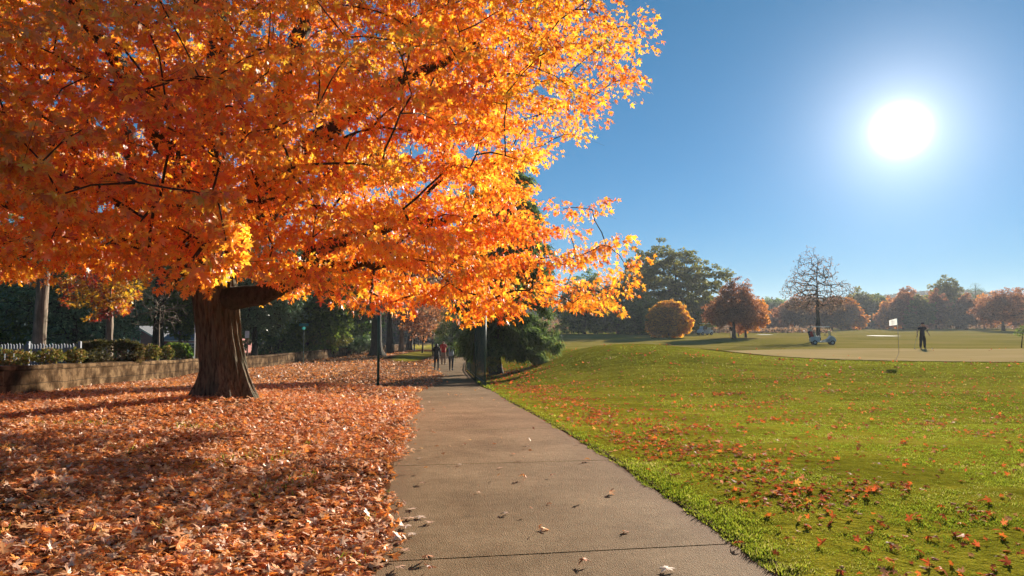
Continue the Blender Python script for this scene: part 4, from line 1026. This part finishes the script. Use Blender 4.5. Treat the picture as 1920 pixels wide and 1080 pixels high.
# ground scrub under the far trees and the wooded rise behind
def far_scrub():
    packs = []
    for (x0, x1, y0, y1, n, sz, hh) in ((40, 190, 205, 240, 9000, .55, 2.2), (15, 60, 126, 136, 3000, .4, 1.2), (-30, 12, 130, 175, 5200, .55, 3.6)):
        x = rng.uniform(x0, x1, n); y = rng.uniform(y0, y1, n); h = hh*(.25+.75*vnoise(x, y, 91, 6))*rng.random(n)**.7
        P = np.stack([x, y, gz(x, y)+h], -1)
        packs.append(leaves(P, rng.normal(size=P.shape), rng.normal(size=P.shape)+np.array([0, -.4, .4]), sz*rng.uniform(.6, 1.3, n), 'clump', .4))
    tag(leaf_mesh('far_scrub', packs, M['leaf_brown']), 'brownish scrub and low growth under the far tree line', 'scrub', kind='stuff')
    packs = []
    for (x0, x1, y, h0, n) in ((-140, 330, 300, 9, 26000), (-200, 420, 350, 12.5, 24000)):
        x = rng.uniform(x0, x1, n); yq = y + rng.normal(size=n)*6
        top = h0*(.72+.42*vnoise(x, x*0, 95, 9)+.12*vnoise(x, x*0, 96, 3)); u = rng.random(n)**.6
        P = np.stack([x, yq, gz(x, yq)+u*top], -1)
        packs.append(leaves(P, rng.normal(size=P.shape), rng.normal(size=P.shape)+np.array([0, -.5, .5]), 1.2*rng.uniform(.6, 1.3, n), 'clump', .4))
    # the hill far right
    n = 42000; x = rng.uniform(210, 560, n); y = rng.uniform(520, 640, n)
    def hill(x, y): return 27*np.exp(-((x-395)/95)**2-((y-610)/70)**2) + 14*np.exp(-((x-270)/60)**2-((y-600)/70)**2)
    P = np.stack([x, y, hill(x, y)+rng.random(n)*5], -1)
    packs.append(leaves(P, rng.normal(size=P.shape), rng.normal(size=P.shape)+np.array([0, -.5, .5]), 2.6*rng.uniform(.6, 1.3, n), 'clump', .4))
    tag(leaf_mesh('far_wood', packs, M['leaf_far']), 'distant wooded rise closing the horizon behind the fairway trees', 'wood', kind='stuff')
    xs = np.linspace(150, 650, 60); ys_ = np.linspace(500, 720, 30); XX, YY = np.meshgrid(xs, ys_); ZZ = hill(XX, YY)-1.0
    id_ = np.arange(1800).reshape(30, 60)
    f_ = np.stack([id_[:-1, :-1], id_[:-1, 1:], id_[1:, 1:], id_[1:, :-1]], -1).reshape(-1, 4)
    tag(link('far_hill', np_mesh('far_hill', np.stack([XX, YY, ZZ], -1).reshape(-1, 3), f_, None, True), pbr('hill_woodland', [(.3, (.03, .04, .02)), (.7, (.07, .06, .03))], .05)), kind='structure')
M['leaf_far'] = leaf_mat('far_wood_leaf', [(.1, (.03, .045, .02)), (.5, (.06, .07, .03)), (.8, (.14, .08, .035)), (.95, (.2, .09, .03))], .03, .7, .4, .0)
far_scrub()


# ------------------------------------------------------------------ people
def skin_obj(name, verts, edges, radii, mat, parent, sub=1, root=0):
    me = bpy.data.meshes.new(name); me.from_pydata([tuple(v) for v in verts], edges, [])
    o = bpy.data.objects.new(name+'_tmp', me); COL.objects.link(o)
    m = o.modifiers.new('s', 'SKIN'); m.use_smooth_shade = True; m.branch_smoothing = .6
    for i, r in enumerate(radii):
        r = r if hasattr(r, '__len__') else (r, r)
        me.skin_vertices[0].data[i].radius = r; me.skin_vertices[0].data[i].use_root = (i == root)
    s_ = o.modifiers.new('u', 'SUBSURF'); s_.levels = sub; s_.render_levels = sub
    dg = bpy.context.evaluated_depsgraph_get(); dg.update()
    nm = bpy.data.meshes.new_from_object(o.evaluated_get(dg)); nm.name = name
    bpy.data.objects.remove(o); bpy.data.meshes.remove(me); nm.materials.clear()
    return link(name, nm, mat, parent)

def person(label, x, y, rz, J, cloth, group=None, h=1.7, hair=None, cap=False, leg_cloth=True, z=None):
    """J: joints in metres for a 1.70 m figure facing +Y. cloth: dict of materials"""
    k = h/1.7
    root = thing('person', label, 'person', (x, y, g(x, y) if z is None else z), rz, group)
    P = {n: Vector(p)*k for n, p in J.items()}
    def chain(name, names, radii, extra_edges, mat, sub=1):
        v = [P[n] for n in names]; ed = [(names.index(a), names.index(b)) for a, b in extra_edges]
        return skin_obj(name, v, ed, [(r[0]*k, r[1]*k) if hasattr(r, '__len__') else r*k for r in radii], mat, root, sub)
    P['chest'] = P['neck']*.72+P['pelvis']*.28; P['belly'] = P['neck']*.33+P['pelvis']*.67
    P['head1'] = P['neck']+(P['head']-P['neck'])*.45
    fwd = Vector((0, 1, 0)); P['nose'] = P['head']+Vector((0, .098, -.015))*k; P['chin'] = P['head1']+Vector((0, .05, .0))*k
    names = ['pelvis', 'belly', 'chest', 'neck', 'head1', 'head', 'crown']
    P['crown'] = P['head']+(P['head']-P['head1'])*.55
    rad = [(.115, .085), (.098, .072), (.115, .078), .048, .068, (.082, .098), (.055, .065)]
    ed = [(a, b) for a, b in zip(names[:-1], names[1:])]
    names += ['nose', 'chin']; rad += [.014, .035]; ed += [('head', 'nose'), ('head1', 'chin')]
    for s_ in 'LR':
        sgn = -1 if s_ == 'L' else 1
        P['ear'+s_] = P['head']+Vector((sgn*.088, -.005, -.01))*k; names.append('ear'+s_); rad.append(.016); ed.append(('head', 'ear'+s_))
        P['kn'+s_+'a'] = (P['hip'+s_]+P['kn'+s_])/2
        seq = ['sh', 'el', 'wr']; names += [q+s_ for q in seq]; rad += [.046, .036, .025]
        ed += [('chest', 'sh'+s_), ('sh'+s_, 'el'+s_), ('el'+s_, 'wr'+s_)]
        d = (P['wr'+s_]-P['el'+s_]).normalized(); side = d.cross(Vector((0, 1, .1))).normalized(); fw = side.cross(d).normalized()
        P['pm'+s_] = P['wr'+s_]+d*.075*k; names.append('pm'+s_); rad.append((.030, .016)); ed.append(('wr'+s_, 'pm'+s_))
        for f, (o, L) in enumerate(((-.03, .075), (-.010, .085), (.011, .08), (.031, .06))):
            a = P['pm'+s_]+d*.02*k+fw*o*k; b = a+d*L*.6*k+side*sgn*-.004*k; c = b+d*L*.45*k-side*sgn*.02*k
            for t, (q, r) in enumerate(((a, .010), (b, .009), (c, .007))):
                n_ = 'f%d%d%s' % (f, t, s_); P[n_] = q; names.append(n_); rad.append(r)
            ed += [('pm'+s_, 'f%d0%s' % (f, s_)), ('f%d0%s' % (f, s_), 'f%d1%s' % (f, s_)), ('f%d1%s' % (f, s_), 'f%d2%s' % (f, s_))]
        P['th1'+s_] = P['wr'+s_]+d*.03*k+fw*.03*k; P['th2'+s_] = P['th1'+s_]+d*.045*k+fw*.022*k
        names += ['th1'+s_, 'th2'+s_]; rad += [.012, .009]; ed += [('wr'+s_, 'th1'+s_), ('th1'+s_, 'th2'+s_)]
        names += ['hip'+s_, 'kn'+s_+'a', 'kn'+s_, 'an'+s_, 'to'+s_]; rad += [.080, .070, .050, .032, .028]
        ed += [('pelvis', 'hip'+s_), ('hip'+s_, 'kn'+s_+'a'), ('kn'+s_+'a', 'kn'+s_), ('kn'+s_, 'an'+s_), ('an'+s_, 'to'+s_)]
    chain('body', names, rad, ed, M['skin'])
    # clothing: follows the body a little outside it
    cl = .016
    P['yoke'] = P['neck']*.90+P['pelvis']*.10; P['collar'] = P['neck']+(P['head']-P['neck'])*.16
    bulk = cloth.get('hem', 0)*.006
    nm = ['chest', 'belly', 'pelvis', 'yoke', 'collar']; rd = [(.165+bulk, .122+bulk), (.145+bulk, .115+bulk), (.158+bulk, .128+bulk), (.125, .095), .064]
    e2 = [('chest', 'belly'), ('belly', 'pelvis'), ('chest', 'yoke'), ('yoke', 'collar')]
    for s_ in 'LR':
        nm += ['sh'+s_]; rd += [.078]; e2 += [('yoke', 'sh'+s_)]
    if cloth.get('sleeve') != 'short' and cloth.get('sleeve_mat') is None:
        for s_ in 'LR': nm += ['el'+s_, 'wr'+s_]; rd += [.056, .044]; e2 += [('sh'+s_, 'el'+s_), ('el'+s_, 'wr'+s_)]
    elif cloth.get('sleeve') == 'short':
        for s_ in 'LR':
            P['es'+s_] = P['sh'+s_]*.35+P['el'+s_]*.65; nm += ['es'+s_]; rd += [.062]; e2 += [('sh'+s_, 'es'+s_)]
    if cloth.get('long'):
        P['hem'] = P['pelvis']+Vector((0, 0, -.26))*k; nm.append('hem'); rd.append((.215, .17)); e2.append(('pelvis', 'hem'))
    else:
        P['hemj'] = P['pelvis']+Vector((0, 0, -.08))*k; nm.append('hemj'); rd.append((.160+bulk, .13+bulk)); e2.append(('pelvis', 'hemj'))
    chain('jacket', nm, rd, e2, cloth['top'])
    if cloth.get('sleeve_mat'):
        for s_ in 'LR': chain('sleeve', ['sh'+s_, 'el'+s_, 'wr'+s_], [.062, .050, .038], [('sh'+s_, 'el'+s_), ('el'+s_, 'wr'+s_)], cloth['sleeve_mat'])
    P['waist'] = P['pelvis']+Vector((0, 0, .1))*k
    nm = ['pelvis', 'waist']; rd = [(.148, .118), (.142, .110)]; e2 = [('pelvis', 'waist')]
    for s_ in 'LR':
        if cloth.get('shorts'):
            P['ks'+s_] = P['hip'+s_]*.15+P['kn'+s_]*.85; nm += ['hip'+s_, 'ks'+s_]; rd += [.105, .085]; e2 += [('pelvis', 'hip'+s_), ('hip'+s_, 'ks'+s_)]
        else:
            nm += ['hip'+s_, 'kn'+s_+'a', 'kn'+s_, 'an'+s_]; q = cloth.get('loose', 0); rd += [.100, .085+q, .063+q, .044+q]
            e2 += [('pelvis', 'hip'+s_), ('hip'+s_, 'kn'+s_+'a'), ('kn'+s_+'a', 'kn'+s_), ('kn'+s_, 'an'+s_)]
    chain('trousers', nm, rd, e2, cloth['legs'])
    for s_ in 'LR':
        P['he'+s_] = P['an'+s_]+(P['an'+s_]-P['to'+s_])*.35; P['he'+s_].z = P['to'+s_].z
        chain('shoe', ['he'+s_, 'an'+s_, 'to'+s_], [.040, .048, .042], [('he'+s_, 'an'+s_), ('an'+s_, 'to'+s_)], cloth['shoes'])
    if hair:
        P['h0'] = P['head']+Vector((0, -.02, .045))*k; P['h1'] = P['head']+Vector((0, -.055, -.02))*k
        P['h2'] = P['neck']+Vector((0, -.085, .02))*k; P['h3'] = P['neck']+Vector((0, -.11, -.16))*k
        if hair[0] == 'long': chain('hair', ['h0', 'h1', 'h2', 'h3'], [(.095, .10), (.098, .075), (.09, .045), (.07, .03)], [('h0', 'h1'), ('h1', 'h2'), ('h2', 'h3')], hair[1])
        elif hair[0] == 'tail':
            P['p0'] = P['head']+Vector((0, -.12, .03))*k; P['p1'] = P['neck']+Vector((-.01, -.14, .0))*k; P['p2'] = P['neck']+Vector((-.03, -.15, -.26))*k
            chain('hair', ['h0', 'h1', 'p0', 'p1', 'p2'], [(.092, .10), (.088, .06), .035, .036, .018], [('h0', 'h1'), ('h1', 'p0'), ('p0', 'p1'), ('p1', 'p2')], hair[1])
        else: chain('hair', ['h0', 'h1'], [(.088, .102), (.086, .06)], [('h0', 'h1')], hair[1])
    if cap:
        c = P['head']+Vector((0, 0, .06))*k; mb = MB(); mb.ball(c, (.098*k, .11*k, .075*k), 16)
        mb.box(c+Vector((0, .13, -.012))*k, (.15*k, .11*k, .012*k), bev=.004); mb.build('cap', cap, root, True)
    return root

def pose(step=.0, arm=.0, spread=0, hand=None, lean=0):
    """walking or standing figure facing +Y; step = half the stride"""
    J = {'pelvis': (0, 0, .93), 'neck': (0, lean, 1.42), 'head': (0, lean+.02, 1.585)}
    for s_, sg in (('L', -1), ('R', 1)):
        f = step*sg
        J['hip'+s_] = (sg*.085, 0, .88); J['kn'+s_] = (sg*(.09+spread*.5), f*.55+.03, .49)
        J['an'+s_] = (sg*(.09+spread), f, .085+(.07 if f < -.05 else 0)); J['to'+s_] = (sg*(.10+spread), f+.15, .035 if f > -.05 else .045)
        J['sh'+s_] = (sg*.175, lean, 1.38); J['el'+s_] = (sg*(.225), lean-f*arm*.6-.02, 1.12); J['wr'+s_] = (sg*.235, lean-f*arm+.05, .89)
    if hand: J.update(hand)
    return J
M['cl_dark'] = flat('charcoal_coat_cloth', (.022, .024, .024), .9); M['cl_black'] = flat('black_cloth', (.014, .014, .018), .9)
M['cl_red'] = flat('red_jacket_cloth', (.50, .030, .022), .8); M['cl_khaki'] = flat('khaki_cloth', (.30, .19, .12), .9)
M['cl_blue'] = flat('pale_grey_blue_vest_cloth', (.30, .35, .45), .8); M['cl_navy'] = flat('navy_cloth', (.014, .018, .04), .85)
M['cl_grey'] = flat('grey_cloth', (.16, .16, .17), .9); M['shoe'] = flat('dark_shoe', (.03, .03, .035), .7)
M['hair_dark'] = flat('dark_hair', (.025, .016, .012), .6); M['hair_fair'] = flat('fair_hair', (.45, .33, .2), .6)
def walker_xy(px, D): q = at(px, 660, D); return q.x, D
x, y = walker_xy(818.5, 40.5)
person('person in a long dark coat walking away on the path, left of three', x, y, R(2), pose(.20, .7), dict(top=M['cl_dark'], legs=M['cl_black'], shoes=M['shoe'], long=True, hem=5), h=1.66, hair=('long', M['hair_dark']))
x, y = walker_xy(846, 40.2)
person('person in a pale vest with long ponytail walking away on the path', x, y, R(-3), pose(-.10, .9), dict(top=M['cl_blue'], sleeve_mat=M['cl_black'], legs=M['cl_black'], shoes=M['shoe']), h=1.68, hair=('tail', M['hair_dark']))
x, y = walker_xy(831.5, 48)
person('person in a puffy red jacket walking ahead between the other two', x, y, R(0), pose(.16, .8), dict(top=M['cl_red'], legs=M['cl_khaki'], shoes=M['shoe'], hem=4, loose=.02), h=1.72, hair=('short', M['hair_fair']))
x, y = walker_xy(858, 118)
person('tiny far person in dark clothes where the path fades between the trees', x, y, R(8), pose(.2, .6), dict(top=M['cl_navy'], legs=M['cl_grey'], shoes=M['white']), h=1.7, hair=('short', M['hair_dark']))
# the golfer
gx = at(1730, 652, 46.4).x
HJ = {'elL': (-.30, -.03, 1.16), 'wrL': (-.34, .10, .98), 'elR': (.31, -.02, 1.14), 'wrR': (.36, .06, .90)}
gp_ = person('golfer in dark navy clothes and cap standing on the far edge of the putting green', gx, 46.4, R(180), pose(0, 0, .05, HJ, .03), dict(top=M['cl_navy'], legs=M['cl_black'], shoes=M['shoe'], sleeve='short', loose=.03, hem=2), h=1.78, cap=M['cl_navy'], z=g(gx, 46.4)+.035)
def putter(label, px_, dx, lean, hz):
    z0 = g(gx, 46.4)+.035; root = thing('golf_club', label, 'golf club', (gx+dx+lean, 46.25, z0+.01))
    MB().cyl((0, 0, .02), (-lean, .0, hz), .007, .009, 6).build('shaft', M['steel'], root)
    MB().cyl((-lean*.8, 0, hz*.8), (-lean*1.03, 0, hz*1.03), .014, .015, 8).build('grip', M['cl_black'], root)
    MB().box((.04, 0, .02), (.12, .03, .035), bev=.006).build('club_head', M['steel'], root)
putter('slim golf club held out beside the golfer', 0, -.42, -.25, .95)
for px, py, D, lab in ((1748, 652.5, 46, 'white golf ball lying on the green right of the golfer'),):
    q = at(px, py, D); z0 = g(q.x, D)+.04
    o = MB().ball((0, 0, .03), .035, 14).build('golf_ball', M['white'], None, True); o.location = (q.x, D, z0); tag(o, lab, 'golf ball')

M['fibre'] = flat('grey_fibreglass', (.30, .29, .30), .8)
# the flagstick: bent pole, white flag with faint grey lettering-like print
def flagstick():
    D = 32.0; q = at(1679, 672, D); z0 = g(q.x, D)+.035; root = thing('golf_flag', 'white flag on a thin bent flagstick standing in the hole of the putting green', 'flag', (q.x, D, z0))
    X = lambda px, py: at(px, py, D)-Vector((q.x, D, z0))
    pts = [X(1679.5, 672), X(1685.5, 661.5), X(1684.5, 640), X(1683.5, 618), X(1682, 597)]
    pts[0].z = -.02
    m = MB(); m.tube(pts[:4], .0085, 8); m.build('pole', M['fibre'], root, True)
    MB().cyl(pts[3], pts[4], .014, .014, 8).build('pole_top', M['white'], root, True)
    MB().cyl((0, 0, -.01), (0, 0, .006), .054, .054, 20).build('hole_cup', pbr('dark_hole', [(.3, (.03, .028, .02)), (.7, (.04, .035, .03))], 3, rough=1, spec=0), root)
    a = X(1681.6, 597); b = X(1667, 600.5); n = 10; mh = 6; V = []; t = .004
    for side in (0, 1):
        for i in range(n+1):
            for j in range(mh+1):
                u = i/n; v = j/mh; p = a.lerp(b, u); p = p.copy(); p.z -= v*(.31-.05*u); p.y += .035*math.sin(u*6)*u + (t if side else 0)
                V.append(p)
    S1 = (n+1)*(mh+1); Fq = []
    for i in range(n):
        for j in range(mh):
            k = i*(mh+1)+j; Fq.append((k, k+1, k+mh+2, k+mh+1)); Fq.append((S1+k, S1+k+mh+1, S1+k+mh+2, S1+k+1))
    M['flag'] = leaf_mat('white_flag_cloth', [(0, (.97, .97, .94)), (1, (.97, .97, .94))], .5, .5, .6, .0)
    fn = M['flag'].node_tree; fo_ = [n_ for n_ in fn.nodes if n_.type == 'OUTPUT_MATERIAL'][0]; src = fo_.inputs[0].links[0].from_socket
    tr_ = N(fn, 'ShaderNodeBsdfTransparent'); mx_ = N(fn, 'ShaderNodeMixShader'); mx_.inputs[0].default_value = .35; fn.links.new(src, mx_.inputs[1]); fn.links.new(tr_.outputs[0], mx_.inputs[2]); fn.links.new(mx_.outputs[0], fo_.inputs[0])
    fo = link('flag_cloth', np_mesh('flag_cloth', np.array([tuple(v) for v in V]), np.array(Fq), None, True), M['flag'], root)
    pr = MB()      # the print: two short strokes and a curved line, too small to read in the photograph
    ce = a.lerp(b, .52); ce.z -= .14
    for sgn in (-1,):
        for k in range(9):
            th = math.pi*(.1+.8*k/8); th2 = math.pi*(.1+.8*(k+1)/8) if k < 8 else th
            p1 = ce+Vector((math.cos(th)*.10, -.03, math.sin(th)*.05)); p2 = ce+Vector((math.cos(th2)*.10, -.03, math.sin(th2)*.05))
            if k < 8: pr.cyl(p1, p2, .005, .005, 4)
    pr.cyl(ce+Vector((-.08, -.03, -.03)), ce+Vector((.08, -.03, -.035)), .005, .005, 4)
    pr.build('flag_print', M['cl_grey'], fo)
flagstick()

# ------------------------------------------------------------------ golf carts
def golf_cart(label, x, y, rz, s=1.0, bodyc=None, detail=True):
    """2.4 m long, nose towards +X"""
    root = thing('golf_cart', label, 'golf cart', (x, y, g(x, y)), rz); root.scale = (s, s, s)
    B = bodyc or M['cart']; mb = MB()
    mb.prism([(-1.15, .32), (-1.18, .62), (-1.05, .80), (-.55, .82), (-.50, .70), (-.30, .68), (-.30, .34), (.35, .30), (.42, .32), (.50, .62), (.72, .92), (.98, .82), (1.16, .62), (1.20, .40), (1.1, .30), (-.3, .24)], 'y', -.56, .56)
    b = mb.build('body', B, root)
    mod = b.modifiers.new('b', 'BEVEL'); mod.width = .04; mod.segments = 3; mod.limit_method = 'ANGLE'
    MB().box((-.02, 0, .30), (.75, 1.06, .05), bev=.01).build('floor', M['tyre'], root)
    MB().box((-.45, 0, .80), (.52, 1.02, .16), bev=.05).build('seat', M['seat'], root)
    MB().box((-.76, 0, 1.02), (.12, 1.0, .40), rot=Matrix.Rotation(R(-8), 3, 'Y'), bev=.05).build('backrest', M['seat'], root)
    rf = MB(); rf.box((-.18, 0, 1.80), (1.75, 1.14, .06), bev=.025); rf.build('roof', M['roof_white'], root)
    for sy in (-.52, .52):
        MB().tube([Vector((.72, sy, .9)), Vector((.60, sy, 1.5)), Vector((.55, sy, 1.78))], .016, 6).build('front_pillar', M['black_iron'], root)
        MB().tube([Vector((-.88, sy, .8)), Vector((-.95, sy, 1.4)), Vector((-.98, sy, 1.78))], .016, 6).build('rear_pillar', M['black_iron'], root)
    MB().box((.665, 0, 1.16), (.012, 1.0, .50), rot=Matrix.Rotation(R(-10), 3, 'Y')).build('windscreen', M['screen'], root)
    for sx in (-.78, .84):
        for sy in (-.52, .52):
            w_ = MB().cyl((sx, sy-.10, .23), (sx, sy+.10, .23), .23, .23, 24).build('wheel', M['tyre'], root)
            e = sy + (.103 if sy > 0 else -.103)
            MB().cyl((sx, e-.01, .23), (sx, e+.01, .23), .12, .12, 16).build('rim', M['steel'], w_)
    st = MB(); st.cyl((.48, .25, .82), (.30, .25, 1.04), .015, .015, 6)
    for k in range(12):
        a, c = k*math.pi/6, (k+1)*math.pi/6; f = lambda t: Vector((.30+.06*math.cos(t), .25+.16*math.sin(t), 1.04+.12*math.cos(t)))
        st.cyl(f(a), f(c), .012, .012, 5)
    st.build('steering_wheel', M['black_iron'], root)
    for sy in (-.4, .4): MB().ball((1.14, sy, .60), (.05, .08, .05), 10).build('headlight', M['white'], root, True)
    return root
M['cart'] = flat('pale_grey_cart_paint', (.48, .52, .54), .35); M['seat'] = flat('cream_vinyl', (.62, .60, .52), .5)
M['roof_white'] = flat('pale_cart_roof', (.78, .77, .70), .5); M['screen'] = pbr('pale_tinted_windscreen', [(.3, (.45, .58, .60)), (.7, (.60, .72, .74))], 2, rough=.15)
cx_ = at(1542, 643, 66); cr = golf_cart('grey golf cart with pale roof parked in front of the tall airy tree', cx_.x, 66, R(-14), .96)
for dx, dy, c, lab in ((-.98, .2, 'cl_navy', 'navy golf bag strapped on the back of the nearer cart'), (-.98, -.25, 'cl_red', 'dark red golf bag on the back of the nearer cart')):
    rt = thing('golf_bag', lab, 'golf bag', (cx_.x+dx*.97, 66+dy-.1*dx*0+.23, g(cx_.x, 66)+.68)); rt.rotation_euler = (0, R(-12), R(-14))
    MB().cyl((0, 0, 0), (0, 0, .62), .12, .13, 14).build('bag', M[c], rt, True)
    for k in range(4): 
        a = k*1.7; MB().cyl((.05*math.cos(a), .05*math.sin(a), .6), (.07*math.cos(a), .07*math.sin(a), .86+.04*k), .02, .03, 8).build('club_head', M['steel'], rt)
M['cart_white'] = flat('white_cart_paint', (.62, .64, .68), .35)
c2 = at(1322, 622, 108); golf_cart('small far white golf cart parked under the trees right of the golden tree', c2.x, 108, R(200), 1.0, M['cart_white'])
q = at(1371, 625, 94); person('far person in dark top and pale trousers standing left of the russet tree trunk', q.x, 94, R(160), pose(.05, .5), dict(top=M['cl_black'], legs=M['white'], shoes=M['shoe']), h=1.7, hair=('short', M['hair_dark']))
q = at(1384.5, 624, 97); person('far person in olive clothes standing between the two russet trunks', q.x, 97, R(200), pose(.05, .5), dict(top=M['leafcl'] if 'leafcl' in M else M['cl_khaki'], legs=M['cl_grey'], shoes=M['shoe']), h=1.7, hair=('short', M['hair_dark']))
# the little tree at the right edge
T('small_tree', 'small dark scraggly young tree at the right edge beyond the putting green', 1914, 49.5, [(.25, 0, 1.25, .62, .5, .42)], (.8, .035, .1, 0), 'leaf_dark', .07, 70, 14, .2, seed=120, tip=.006, step=.2, flare=.3)
# ------------------------------------------------------------------ the hazy autumn air
def haze():
    o = MB().box((0, 715, 16), (3300, 1500, 52)).build('haze', None)
    m, nt, out = mat_new('haze_air'); v = N(nt, 'ShaderNodeVolumePrincipled')
    v.inputs['Color'].default_value = (.80, .88, 1.0, 1); v.inputs['Density'].default_value = HAZE; v.inputs['Anisotropy'].default_value = .25
    nt.links.new(v.outputs[0], out.inputs['Volume']); o.data.materials.append(m)
    tag(o, kind='stuff')
HAZE = .0003
haze()
